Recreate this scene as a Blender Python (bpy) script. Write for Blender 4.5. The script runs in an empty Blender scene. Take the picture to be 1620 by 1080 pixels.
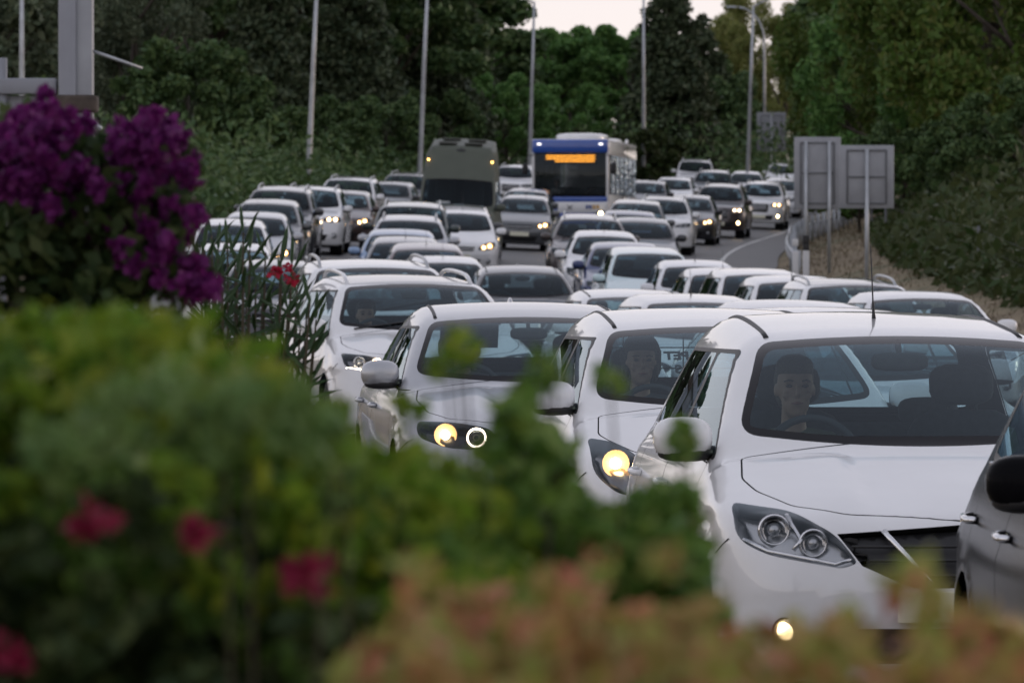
import bpy, bmesh, math, random
import numpy as np
from mathutils import Vector, Matrix
random.seed(7); RNG = np.random.RandomState(11)
S = bpy.context.scene
COL = S.collection

# ------------------------------------------------------------------ camera, sky, sun, exposure
FPX, CAM_H, HOR = 9000.0, 1.75, 408.0          # focal length in photo pixels, camera height, horizon row
cam_d = bpy.data.cameras.new('camera'); cam = bpy.data.objects.new('camera', cam_d); COL.objects.link(cam)
S.camera = cam
cam_d.sensor_width = 36; cam_d.lens = FPX / 1620 * 36; cam_d.clip_start = .5; cam_d.clip_end = 6000
PITCH = math.atan((540 - HOR) / FPX)
cam.location = (0, 0, CAM_H); cam.rotation_euler = (math.pi/2 - PITCH, 0, 0)
cam_d.dof.use_dof = True; cam_d.dof.focus_distance = 27; cam_d.dof.aperture_fstop = 11.0
SUN_EL, SUN_AZ = math.radians(4), math.radians(60)       # low evening sun beyond the trees, right of the view
W = bpy.data.worlds.new('World'); S.world = W; W.use_nodes = True
nt = W.node_tree; bg = nt.nodes['Background']
sky = nt.nodes.new('ShaderNodeTexSky'); sky.sky_type = 'NISHITA'; sky.sun_disc = False
sky.sun_elevation = SUN_EL; sky.sun_rotation = SUN_AZ
sky.air_density = .8; sky.dust_density = .3; sky.ozone_density = 1.0
veil = nt.nodes.new('ShaderNodeMix'); veil.data_type = 'RGBA'; veil.inputs[0].default_value = .45      # thin even high cloud over the evening sky
veil.inputs[7].default_value = (.60, .68, .86, 1)
soft = nt.nodes.new('ShaderNodeGamma'); soft.inputs[1].default_value = .46; pale = nt.nodes.new('ShaderNodeHueSaturation'); pale.inputs['Saturation'].default_value = .5
nt.links.new(sky.outputs[0], soft.inputs[0]); nt.links.new(soft.outputs[0], pale.inputs['Color'])
rose = nt.nodes.new('ShaderNodeMix'); rose.data_type = 'RGBA'; rose.blend_type = 'MULTIPLY'; rose.inputs[0].default_value = 1; rose.inputs[7].default_value = (1, .86, .86, 1)
nt.links.new(pale.outputs[0], rose.inputs[6]); nt.links.new(rose.outputs[2], veil.inputs[6]); nt.links.new(veil.outputs[2], bg.inputs[0]); bg.inputs[1].default_value = .15
sl = bpy.data.lights.new('sun', 'SUN'); sl.energy = .12; sl.angle = math.radians(12); sl.color = (1, .78, .6)
sun = bpy.data.objects.new('sun', sl); COL.objects.link(sun)
sd = Vector((math.sin(SUN_AZ)*math.cos(SUN_EL), math.cos(SUN_AZ)*math.cos(SUN_EL), math.sin(SUN_EL)))
sun.rotation_euler = (-sd).to_track_quat('-Z', 'Y').to_euler(); sun.location = (0, 0, 40)
S.view_settings.view_transform = 'Standard'; S.view_settings.look = 'None'; S.view_settings.gamma = 1
S.view_settings.exposure = 2.35
S.cycles.max_bounces = 8; S.cycles.transparent_max_bounces = 24; S.cycles.transmission_bounces = 6
S.cycles.caustics_reflective = False; S.cycles.caustics_refractive = False
S.cycles.sample_clamp_indirect = 6; S.cycles.use_denoising = True

# ------------------------------------------------------------------ materials
MATS = {}
def mat(name, color=(.5,.5,.5), rough=.5, metal=0., coat=0., emit=None, estr=0., noise=0., nscale=20., bump=0., spec=.5, back=None, sheen=0):
    if name in MATS: return MATS[name]
    m = bpy.data.materials.new(name); m.use_nodes = True; MATS[name] = m
    t = m.node_tree; b = t.nodes['Principled BSDF']
    b.inputs['Base Color'].default_value = (*color, 1); b.inputs['Roughness'].default_value = rough
    b.inputs['Metallic'].default_value = metal; b.inputs['Coat Weight'].default_value = coat
    b.inputs['Coat Roughness'].default_value = .04; b.inputs['Specular IOR Level'].default_value = spec
    if emit: b.inputs['Emission Color'].default_value = (*emit, 1); b.inputs['Emission Strength'].default_value = estr
    src = None
    if noise or bump:
        tc = t.nodes.new('ShaderNodeTexCoord'); nz = t.nodes.new('ShaderNodeTexNoise')
        nz.inputs['Scale'].default_value = nscale; nz.inputs['Detail'].default_value = 6
        t.links.new(tc.outputs['Object'], nz.inputs['Vector'])
        if noise:
            hv = t.nodes.new('ShaderNodeMapRange'); hv.inputs['From Min'].default_value=.3; hv.inputs['From Max'].default_value=.7
            hv.inputs['To Min'].default_value = 1-noise; hv.inputs['To Max'].default_value = 1+noise
            mx = t.nodes.new('ShaderNodeVectorMath'); mx.operation = 'SCALE'; mx.inputs[0].default_value = color
            t.links.new(nz.outputs['Fac'], hv.inputs['Value']); t.links.new(hv.outputs[0], mx.inputs['Scale'])
            t.links.new(mx.outputs[0], b.inputs['Base Color']); src = mx.outputs[0]
        if bump:
            bp = t.nodes.new('ShaderNodeBump'); bp.inputs['Strength'].default_value = bump; bp.inputs['Distance'].default_value = .02
            t.links.new(nz.outputs['Fac'], bp.inputs['Height']); t.links.new(bp.outputs[0], b.inputs['Normal'])
    if back:   # inner face of a panel is dark trim
        g = t.nodes.new('ShaderNodeNewGeometry'); b2 = t.nodes.new('ShaderNodeBsdfDiffuse'); b2.inputs[0].default_value = (*back, 1)
        mixs = t.nodes.new('ShaderNodeMixShader'); out = t.nodes['Material Output']
        t.links.new(g.outputs['Backfacing'], mixs.inputs[0]); t.links.new(b.outputs[0], mixs.inputs[1]); t.links.new(b2.outputs[0], mixs.inputs[2])
        t.links.new(mixs.outputs[0], out.inputs[0])
    return m
def paint(name, color, metal=0., rough=.32, noise=.035):
    m = mat('paint_'+name, color, rough, metal, 1.0, noise=noise, nscale=3.5, back=(.03,.03,.033)); return m
def glass(name, tint, gloss=1.5, rough=.0):
    m = bpy.data.materials.new(name); m.use_nodes = True; MATS[name] = m
    t = m.node_tree; t.nodes.clear(); out = t.nodes.new('ShaderNodeOutputMaterial')
    tr = t.nodes.new('ShaderNodeBsdfTransparent'); tr.inputs[0].default_value = (*tint, 1)
    gl = t.nodes.new('ShaderNodeBsdfGlossy'); gl.inputs['Roughness'].default_value = rough; gl.inputs[0].default_value = (.80,.92,1,1)
    fr = t.nodes.new('ShaderNodeFresnel'); ge = t.nodes.new('ShaderNodeNewGeometry'); io = t.nodes.new('ShaderNodeMapRange')     # a thin pane reflects alike from both sides
    io.inputs['To Min'].default_value = gloss; io.inputs['To Max'].default_value = 1/gloss; t.links.new(ge.outputs['Backfacing'], io.inputs['Value']); t.links.new(io.outputs[0], fr.inputs[0])
    mx = t.nodes.new('ShaderNodeMixShader')
    t.links.new(fr.outputs[0], mx.inputs[0]); t.links.new(tr.outputs[0], mx.inputs[1]); t.links.new(gl.outputs[0], mx.inputs[2])
    t.links.new(mx.outputs[0], out.inputs[0]); return m
PAINT = dict(white=paint('white',(.78,.78,.78)), pearl=paint('pearl',(.70,.71,.73)), silver=paint('silver',(.42,.43,.45),.55,.3), grey=paint('grey',(.09,.095,.10),.4,.3),
  dark=paint('dark',(.018,.02,.025),.1,.3), black=mat('paint_black',(.006,.006,.007),.22,0,0,noise=.03,nscale=3,spec=.03,back=(.02,.02,.02)), blue=paint('blue',(.018,.035,.13),.3,.3), brown=paint('brown',(.05,.03,.027),.3,.3),
  maroon=paint('maroon',(.07,.018,.022),.2,.3), teal=paint('teal',(.52,.66,.68),.1,.3), olive=mat('paint_olive',(.088,.10,.078),.55,0,.0,noise=.05,nscale=3,spec=.3,back=(.02,.02,.02)), green=paint('green',(.012,.028,.026),.2,.3),
  ltblue=paint('ltblue',(.22,.32,.48),.4,.3), busblue=paint('busblue',(.02,.09,.42)), bronze=paint('bronze',(.05,.036,.034),.3,.3))
M = dict(
  glass=glass('window_glass',(.58,.71,.74),1.42), glassfar=glass('window_glass_dark',(.42,.53,.57),1.30), tint=glass('tinted_glass',(.09,.10,.10)), lens=glass('lamp_lens',(.92,.92,.92),1.45),
  frit=mat('black_glass_border',(.006,.006,.008),.12,0,0,spec=.2), trim=mat('black_trim',(.014,.014,.015),.5,noise=.2,nscale=40), rubber=mat('tyre_rubber',(.016,.016,.017),.75,noise=.25,nscale=30),
  chrome=mat('chrome',(.75,.75,.76),.12,1), alloy=mat('alloy',(.45,.46,.47),.3,.9), housing=mat('lamp_housing',(.22,.22,.23),.22,.8), darkhousing=mat('lamp_housing_dark',(.03,.03,.035),.25,.4),
  lit=mat('lit_lamp',(1,.9,.7),.3,emit=(1,.72,.36),estr=4.5), litw=mat('lit_lamp_cool',(1,1,1),.3,emit=(1,.86,.62),estr=5), drl=mat('running_light',(1,1,1),.3,emit=(1,.86,.66),estr=2.4),
  bowl=mat('halo_reflector',(.42,.28,.14),.6,0,emit=(1,.6,.28),estr=.12),  # bowl glows by itself: warm halo of a lit bulb painted in
  indicator=mat('amber_lens',(.7,.22,.02),.2,emit=(1,.42,.06),estr=.2), marker=mat('amber_marker',(.9,.35,.05),.2,emit=(1,.5,.12),estr=3), redlens=mat('red_lens',(.35,.01,.012),.15,coat=1),
  cabin=mat('cabin_plastic',(.035,.037,.04),.7,noise=.2,nscale=25), seat=mat('seat_fabric',(.028,.029,.032),.9,noise=.25,nscale=30), seatlight=mat('seat_beige',(.30,.27,.23),.9,noise=.15,nscale=30),
  mirror=mat('mirror_glass',(.85,.87,.9),.02,1), plate=mat('number_plate',(.78,.76,.6),.4), gap=mat('panel_gap',(.006,.006,.007),.9), steel=mat('galvanised_steel',(.42,.44,.46),.45,.6,noise=.15,nscale=3))
GROUP_KIND = {}
def mk_mesh(name, verts, faces, normals=None, smooth=True):
    me = bpy.data.meshes.new(name); me.from_pydata([tuple(v) for v in verts], [], [tuple(f) for f in faces]); me.update()
    if smooth: me.polygons.foreach_set('use_smooth', [True]*len(me.polygons))
    if normals is not None: me.normals_split_custom_set_from_vertices([tuple(n) for n in normals])
    return me
def obj(name, me, m=None, parent=None, loc=None, rot=None):
    o = bpy.data.objects.new(name, me); COL.objects.link(o)
    if m is not None:
        if not me.materials: me.materials.append(m)
        o.material_slots[0].link = 'OBJECT'; o.material_slots[0].material = m
    if parent is not None: o.parent = parent
    if loc is not None: o.location = loc
    if rot is not None: o.rotation_euler = rot
    return o
def empty(name, loc=(0,0,0), rz=0, label=None, cat=None, group=None):
    e = bpy.data.objects.new(name, None); COL.objects.link(e); e.location = loc; e.rotation_euler = (0,0,rz); e.empty_display_size = .3
    tag(e, label, cat, group); return e
def tag(o, label=None, cat=None, group=None, kind=None):
    for k, v in (('label',label),('category',cat),('group',group),('kind',kind)):
        if v: o[k] = v
    return o
class B:
    """collects shapes for one mesh"""
    def __init__(s): s.v=[]; s.f=[]
    def add(s, vs, fs):
        n=len(s.v); s.v += [tuple(v) for v in vs]; s.f += [tuple(i+n for i in f) for f in fs]; return s
    def box(s, c, size, rot=None, bev=0.0):
        x,y,z=[q/2 for q in size]; R = rot if rot is not None else Matrix.Identity(3); c=Vector(c)
        if bev<=0:
            vs=[c+R@Vector((i*x,j*y,k*z)) for k in (-1,1) for j in (-1,1) for i in (-1,1)]
            return s.add(vs,[(0,2,3,1),(4,5,7,6),(0,1,5,4),(2,6,7,3),(0,4,6,2),(1,3,7,5)])
        b=min(bev,x*.95,y*.95,z*.95); bm=bmesh.new(); bmesh.ops.create_cube(bm,size=1)
        bmesh.ops.scale(bm,vec=(2*x,2*y,2*z),verts=bm.verts); bmesh.ops.bevel(bm,geom=bm.edges[:],offset=b,segments=2,profile=.5,affect='EDGES')
        bm.verts.index_update(); s.add([c+R@v.co for v in bm.verts],[[v.index for v in f.verts] for f in bm.faces]); bm.free(); return s
    def tube(s, pts, r, n=8, cap=True):
        pts=[Vector(p) for p in pts]; rs=[r]*len(pts) if not hasattr(r,'__len__') else r; rings=[]; up=None
        for i,p in enumerate(pts):
            t=(pts[min(i+1,len(pts)-1)]-pts[max(i-1,0)]).normalized()
            if up is None: up = Vector((0,0,1)) if abs(t.z)<.9 else Vector((1,0,0))
            a=t.cross(up).normalized(); b=a.cross(t).normalized(); up=b
            rings.append([p+(a*math.cos(2*math.pi*k/n)+b*math.sin(2*math.pi*k/n))*rs[i] for k in range(n)])
        vs=[v for g in rings for v in g]; fs=[(i*n+k,(i+1)*n+k,(i+1)*n+(k+1)%n,i*n+(k+1)%n) for i in range(len(pts)-1) for k in range(n)]
        if cap: fs += [tuple(range(n)), tuple((len(pts)-1)*n+k for k in range(n))[::-1]]
        return s.add(vs,fs)
    def lathe(s, prof, c, axis='y', n=20):
        c=Vector(c); vs=[]; m=len(prof)
        for k in range(n):
            a=2*math.pi*k/n
            for r,t in prof:
                d={'y':(r*math.cos(a),t,r*math.sin(a)),'x':(t,r*math.cos(a),r*math.sin(a)),'z':(r*math.cos(a),r*math.sin(a),t)}[axis]; vs.append(c+Vector(d))
        fs=[(k*m+i,k*m+i+1,((k+1)%n)*m+i+1,((k+1)%n)*m+i) for k in range(n) for i in range(m-1)]
        return s.add(vs,fs)
    def sup(s, c, rad, e=.6, rot=None, nu=14, nv=9):
        """rounded box / ellipsoid"""
        R = rot if rot is not None else Matrix.Identity(3); c=Vector(c); sg=lambda v:math.copysign(abs(v)**e,v); vs=[]
        for j in range(nv+1):
            ph=-math.pi/2+math.pi*j/nv
            for i in range(nu):
                th=2*math.pi*i/nu; cp=sg(math.cos(ph))
                vs.append(c+R@Vector((rad[0]*cp*sg(math.cos(th)),rad[1]*cp*sg(math.sin(th)),rad[2]*sg(math.sin(ph)))))
        fs=[(j*nu+i,j*nu+(i+1)%nu,(j+1)*nu+(i+1)%nu,(j+1)*nu+i) for j in range(nv) for i in range(nu)]
        return s.add(vs,fs)
    def mesh(s, name='m', smooth=True): return mk_mesh(name, s.v, s.f, None, smooth)
    def build(s, name, m, parent=None, smooth=True, **k): return obj(name, s.mesh(name,smooth), m, parent, **k)
# ------------------------------------------------------------------ cars: a body is a smooth solid, panels are cut out of its skin
def smax(a,b,k):
    h=np.maximum(k-np.abs(a-b),0)/k; return np.maximum(a,b)+h*h*k*.25
def smin(a,b,k): return -smax(-a,-b,k)
def sst(x,a,b):
    t=np.clip((x-a)/(b-a),0,1); return t*t*(3-2*t)
CARDEF = dict(L=4.3, W=.885, h=1.48, zb=.17, nose_z=.73, cowl_z=1.0, cowl=1.02, ws=.80, hdrop=.075, belt=.95, beltr=1.0, tumble=.40, gin=.055, nose_k=.30, bow=.20,
  rh=.72, rg=.22, rgz=1.02, deck=None, roofk=.035, wsbow=.22, rg_r=.06, wr=.315, fa=.84, ra=.78, hood_crown=.05, hood_p=.75, fl=0.0, tail_k=.12, lowk=.25, ridge=0.0, rake=0.0, header=None)
class Body:
    def __init__(s, **p):
        q=dict(CARDEF); q.update(p); s.__dict__.update(q)
        s.yn=-s.L/2; s.yt=s.L/2; s.yc=s.yn+s.cowl; s.yh=s.yc+s.ws; s.zh=(s.header or s.h-s.hdrop); s.yr=s.yt-s.rh; s.yg=s.yt-s.rg; s.zr=s.h-.07
        s.za=.60; s.y1=s.yn+.80; s.y2=s.yt-.75
    def Wg(s,y,z):
        return s.W-s.gin-s.tumble*np.maximum(z-s.belt,-.2)*(1+.25*(z-s.belt))-.03*((y-.1)/1.6)**2
    def hoodz(s,y,x):
        t=np.clip((y-s.yn-.05)/(s.yc-s.yn-.05),0,1); z=s.nose_z+(s.cowl_z-s.nose_z)*t**s.hood_p
        u=np.clip((y-s.yc)/(s.yt-s.yc),0,1); z=z+(s.beltr+.02-s.cowl_z)*u
        z=z-s.hood_crown*(np.abs(x)/s.W)**2.2
        if s.ridge: z=z+s.ridge*(sst(np.abs(x),.30,.38)*(1-sst(np.abs(x),.40,.62)))*sst(t,.1,.4)*(1-sst(t,.9,1))
        return z
    def F(s,x,y,z):
        ax=np.sqrt(x*x+1e-6)
        w=s.W-.06*((z-.6)/.45)**2*np.where(z>.6,1,.5)-.16*sst(-y,-s.yn-.62,-s.yn+.1)**1.5-.10*sst(y,s.yt-.6,s.yt+.1)**1.5
        for ya in (s.yn+s.fa,s.yt-s.ra):
            r=np.sqrt((y-ya)**2+(z-s.wr)**2); w=w+(.018+s.fl)*np.exp(-((r-s.wr-.07)/.05)**2)
        w=w+.010*np.exp(-((z-.80)/.035)**2)-.012*np.exp(-((z-.42)/.09)**2)
        side=ax-w
        yf=s.yn+s.bow*(ax/s.W)**2.4+s.nose_k*np.maximum(z-.52,0)**1.2+s.lowk*np.maximum(.42-z,0)
        front=yf-y
        yb=s.yt-.10*(ax/s.W)**2.5-s.tail_k*np.maximum(z-.6,0)-.2*np.maximum(.45-z,0)
        back=y-yb
        top=z-s.hoodz(y,x)
        low=smax(smax(side,top,.10),smax(front,back,.05),.13); low=smax(low,s.zb-z,.06)
        ye=y-s.wsbow*ax*ax; dy=s.yh-s.yc; dz=s.zh-s.cowl_z; l=math.hypot(dy,dz)
        tt=np.clip(((ye-s.yc)*dy+(z-s.cowl_z)*dz)/(l*l),-.2,1.2)
        wsf=(-(ye-s.yc)*dz+(z-s.cowl_z)*dy)/l-.05*tt*(1-tt)*2
        um=(y-s.yh)/(s.yr-s.yh); rz=s.zh+(s.h-s.zh)*np.sin(np.clip(um*1.0+.0,0,1)*math.pi*.62)/1.0+np.where(um<0,um*.12,0)
        rz=np.where(um>.62,rz-(np.clip(um,0,1.4)-.62)**2*(s.h-s.zr)*2.2,rz)-s.roofk*2.2*ax*ax
        roof=z-rz
        ye2=y+.12*ax*ax; dy2=s.yg-s.yr; dz2=s.rgz-s.zr; l2=math.hypot(dy2,dz2)
        rear=((ye2-s.yr)*(-dz2)+(z-s.zr)*dy2)/l2
        gs=(ax-s.Wg(y,z))*.93
        g=smax(smax(roof,gs,.10),smax(wsf,rear,.03),.07); g=smax(g,.6-z,.03)
        return smin(low,g,.035)
    def normal(s,P):
        x,y,z=P.T; e=.004
        n=np.stack([s.F(x+e,y,z)-s.F(x-e,y,z),s.F(x,y+e,z)-s.F(x,y-e,z),s.F(x,y,z+e)-s.F(x,y,z-e)],1)
        return n/np.maximum(np.linalg.norm(n,axis=1),1e-9)[:,None]
    def march(s,O,D,tmax=3.0,n=70):
        O=np.asarray(O,float);D=np.asarray(D,float);ts=np.linspace(.02,tmax,n);hit=np.full(len(O),tmax);lo=np.full(len(O),0.02);done=np.zeros(len(O),bool)
        for t in ts:
            P=O+D*t; f=s.F(P[:,0],P[:,1],P[:,2]); new=(~done)&(f>0); hit[new]=t; done|=new; lo[~done]=t
        hi=hit.copy()
        for _ in range(16):
            m=(lo+hi)/2; P=O+D*m[:,None]; f=s.F(P[:,0],P[:,1],P[:,2])>0; hi=np.where(f,m,hi); lo=np.where(f,lo,m)
        return O+D*((lo+hi)/2)[:,None]
    def _in(s,O,D,a,b):     # first surface met coming from outside
        lo=np.full(len(O),a);hi=np.full(len(O),b);ts=np.linspace(a,b,160);prev=np.full(len(O),a);fnd=np.zeros(len(O),bool)
        for t in ts:
            P=O+D*t; f=s.F(P[:,0],P[:,1],P[:,2])<0; new=f&~fnd; hi[new]=t; lo[new]=prev[new]; fnd|=new; prev[:]=t
        for _ in range(14):
            m=(lo+hi)/2; P=O+D*m[:,None]; f=s.F(P[:,0],P[:,1],P[:,2])<0; hi=np.where(f,m,hi); lo=np.where(f,lo,m)
        return O+D*hi[:,None]
    def front(s,pts):
        p=np.array(pts,float); O=np.stack([p[:,0],np.full(len(p),s.yn-.3),p[:,1]],1); return s._in(O,np.array([[0,1.,0]]).repeat(len(p),0),0,2.2)
    def top(s,pts):
        p=np.array(pts,float); O=np.stack([p[:,0],p[:,1],np.full(len(p),s.h+.3)],1); return s._in(O,np.array([[0,0,-1.]]).repeat(len(p),0),0,1.6)
    def side(s,sg,pts):
        p=np.array(pts,float); O=np.stack([np.full(len(p),sg*(s.W+.3)),p[:,0],p[:,1]],1); return s._in(O,np.array([[-sg*1.,0,0]]).repeat(len(p),0),0,1.0)
    def grid(s,hi):
        nc,nm,nphi=(24,88,108) if hi else (13,46,68)
        al=np.linspace(0,math.pi/2,nc+1)[::-1]; phi=(np.arange(nphi)+.5)/nphi*2*math.pi
        rows=[]
        for a in al[1:]: rows.append((s.y1,-math.sin(a),math.cos(a)))
        for y in np.linspace(s.y1,s.y2,nm)[1:]: rows.append((y,0.,1.))
        for a in al[::-1][1:-1]: rows.append((s.y2,math.sin(a),math.cos(a)))
        O=[];D=[]
        for y,sy,c in rows:
            for p in phi: O.append((0,y,s.za));D.append((c*math.sin(p),sy,-c*math.cos(p)))
        O+= [(0,s.y1,s.za),(0,s.y2,s.za)]; D+=[(0,-1,0),(0,1,0)]
        P=s.march(O,D); nr=len(rows); f=[]
        for i in range(nr-1):
            for k in range(nphi): k2=(k+1)%nphi; f.append((i*nphi+k,(i+1)*nphi+k,(i+1)*nphi+k2,i*nphi+k2))
        a=nr*nphi
        for k in range(nphi): k2=(k+1)%nphi; f.append((a,k,k2)); f.append((a+1,(nr-1)*nphi+k2,(nr-1)*nphi+k))
        return P,f
def rounded(pts, r, n=5):
    """convex polygon with rounded corners, counter-clockwise"""
    pts=[np.array(p,float) for p in pts]; ar=sum(pts[i][0]*pts[(i+1)%len(pts)][1]-pts[(i+1)%len(pts)][0]*pts[i][1] for i in range(len(pts)))
    if ar<0: pts=pts[::-1]
    if ar<0 and hasattr(r,'__len__'): r=list(r)[::-1]
    rr=list(r) if hasattr(r,'__len__') else [r]*len(pts); out=[]
    for i,p in enumerate(pts):
        a=pts[i-1]-p; b=pts[(i+1)%len(pts)]-p; la,lb=np.linalg.norm(a),np.linalg.norm(b); q=min(rr[i],la*.48,lb*.48)
        if q<1e-4: out.append(p); continue
        A=p+a/la*q; C=p+b/lb*q
        for k in range(n+1):
            t=k/n; out.append((1-t)**2*A+2*t*(1-t)*p+t*t*C)
    return out
def inset(poly,w):
    n=len(poly); out=[]
    for i in range(n):
        a=poly[i]-poly[i-1]; b=poly[(i+1)%n]-poly[i]; a=a/max(np.linalg.norm(a),1e-9); b=b/max(np.linalg.norm(b),1e-9)
        na=np.array((-a[1],a[0]));nb=np.array((-b[1],b[0]));m=na+nb; m/=max(np.linalg.norm(m),1e-9); out.append(poly[i]+m*w/max(m@na,.3))
    return out
AX={'front':(0,2),'side':(1,2),'top':(0,1)}
class Skin:
    """the skin of a body as polygons; convex outlines are clipped out of it along a projection"""
    def __init__(s,body,hi):
        s.b=body; P,f=body.grid(hi); s.V=[tuple(p) for p in P.tolist()]; s.f=[]; s.pid=[]; s.ids={'body':0}; s.C=np.zeros((0,3)); s.R=np.zeros((0,3)); s.N=np.zeros((0,3)); s._reg(f,0)
    def _reg(s,fs,pid):
        if not fs: return
        VA=np.array(s.V); I=np.array([(q[0],q[len(q)//4] if len(q)>3 else q[1],q[len(q)//2] if len(q)>3 else q[2],q[(len(q)*3)//4] if len(q)>3 else q[2]) for q in fs])
        nn=np.cross(VA[I[:,2]]-VA[I[:,0]],VA[I[:,3]]-VA[I[:,1]]); cnt=np.array([len(q) for q in fs]); fl=np.concatenate([np.array(q) for q in fs]); st=np.concatenate([[0],np.cumsum(cnt)[:-1]])
        lo=np.minimum.reduceat(VA[fl],st,axis=0); hi=np.maximum.reduceat(VA[fl],st,axis=0)
        nn/=np.maximum(np.linalg.norm(nn,axis=1),1e-12)[:,None]
        s.f+=[tuple(q) for q in fs]; s.pid+=([pid]*len(fs) if not hasattr(pid,'__len__') else list(pid)); s.C=np.vstack([s.C,(lo+hi)/2]); s.R=np.vstack([s.R,(hi-lo)/2]); s.N=np.vstack([s.N,nn])
    def id(s,n): return s.ids.setdefault(n,len(s.ids))
    def carve(s,src,dst,axis,poly,test,ring=None,ringname=None):
        i,j=AX[axis]; srcs=[s.id(q) for q in src]; poly=[np.array(p,float) for p in poly]
        ar=sum(poly[k][0]*poly[(k+1)%len(poly)][1]-poly[(k+1)%len(poly)][0]*poly[k][1] for k in range(len(poly)))
        if ar<0: poly=poly[::-1]
        mn=np.min(poly,0);mx=np.max(poly,0)
        ok=np.isin(np.array(s.pid),srcs)
        for q,ax in enumerate((i,j)): ok&=(s.C[:,ax]+s.R[:,ax]>=mn[q])&(s.C[:,ax]-s.R[:,ax]<=mx[q])
        sel=[q for q in np.nonzero(ok)[0] if test(Vector(s.C[q]),Vector(s.N[q]))]
        if not sel: return
        d=s.id(dst)
        ins,outs=[],[]
        for q in sel:
            a,o=s._clipface(s.f[q],poly,i,j,(dst,0))
            if a: ins.append(a); outs+=[(x,s.pid[q]) for x in o]; s.pid[q]=-1
        if ring:
            inn=inset(poly,ring); rid=s.id(ringname); rg=[]; i2=[]
            for q in ins:
                a,o=s._clipface(q,inn,i,j,(dst,1))
                if a: i2.append(a); rg+=o
                else: rg.append(q)
            s._reg(rg,rid); ins=i2
        s._reg(ins,d); s._reg([o[0] for o in outs],[o[1] for o in outs])
    def _clipface(s,f,poly,i,j,tagk):
        """(inside polygon or None, [outside pieces])"""
        V=s.V; out=[]; n=len(poly); cur=list(f)
        if not hasattr(s,'_ec'): s._ec={}
        for k in range(n):
            a=poly[k]; b=poly[(k+1)%n]; ex,ey=b[0]-a[0],b[1]-a[1]; l=math.hypot(ex,ey)
            if l<1e-7: continue
            nx,ny=ey/l,-ex/l; off=nx*a[0]+ny*a[1]
            ds=[nx*V[v][i]+ny*V[v][j]-off for v in cur]
            if max(ds)<=1e-6: continue
            if min(ds)>=-1e-6: return None,[]
            A=[];O=[]; m=len(cur)
            for q in range(m):
                v,w=cur[q],cur[(q+1)%m]; dv,dw=ds[q],ds[(q+1)%m]
                if dv<=1e-6: A.append(v)
                if dv>=-1e-6: O.append(v)
                if (dv>1e-6 and dw<-1e-6) or (dv<-1e-6 and dw>1e-6):
                    key=(min(v,w),max(v,w),tagk,k,id(poly)) ; c=s._ec.get(key)
                    if c is None:
                        t=dv/(dv-dw); p,r=V[v],V[w]; c=len(V); V.append((p[0]+(r[0]-p[0])*t,p[1]+(r[1]-p[1])*t,p[2]+(r[2]-p[2])*t)); s._ec[key]=c
                    A.append(c);O.append(c)
            if len(O)>2: out.append(tuple(O))
            cur=A
            if len(cur)<3: return None,[]
        return tuple(cur),out
    def part(s,name,offset=0.,wall=0.):
        d=s.ids.get(name)
        if d is None: return None
        fs=[f for f,p in zip(s.f,s.pid) if p==d]
        if not fs: return None
        vm={};V=[];Fc=[]
        for f in fs:
            q=[]
            for v in f:
                if v not in vm: vm[v]=len(V); V.append(s.V[v])
                if not q or q[-1]!=vm[v]: q.append(vm[v])
            if len(set(q))>2: Fc.append(q)
        V=np.array(V); N=s.b.normal(V)
        if not wall: return mk_mesh(name,V+N*offset,Fc,N)
        ec={}
        for q in Fc:
            for k in range(len(q)): ec[(q[k],q[(k+1)%len(q)])]=1
        V2=V+N*offset; Vi=V-N*wall; faces=[tuple(q) for q in Fc]; rim={}; verts=list(Vi)
        for (a,b) in list(ec):
            if (b,a) not in ec:
                for v in (a,b):
                    if v not in rim: rim[v]=len(verts); verts.append(V2[v])
                faces.append((a,b,rim[b],rim[a]))
        return mk_mesh(name,verts,faces,None)
    def done(s): pass
    def free(s): pass
class Model: pass
def circle_poly(c,r,n=22): return [np.array((c[0]+r*math.cos(2*math.pi*k/n),c[1]+r*math.sin(2*math.pi*k/n))) for k in range(n)]
def mirx(poly): return [(-p[0],p[1]) for p in poly][::-1]
def lamp_meshes(r):
    bowl=B().lathe([(r*1.08,-.004),(r*1.0,.0),(r*.86,.022),(r*.5,.04),(.004,.045)],(0,0,0),'y',20).mesh('reflector')
    lens=B().lathe([(r*.46,.016),(r*.42,.0),(r*.27,-.011),(.002,-.016)],(0,0,0),'y',18).mesh('bulb')
    ring=B().tube([(r*.95*math.cos(a),-.004,r*.95*math.sin(a)) for a in np.linspace(0,2*math.pi,25)],r*.10,6,False).mesh('ring')
    return bowl,lens,ring
_wheel={}
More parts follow.
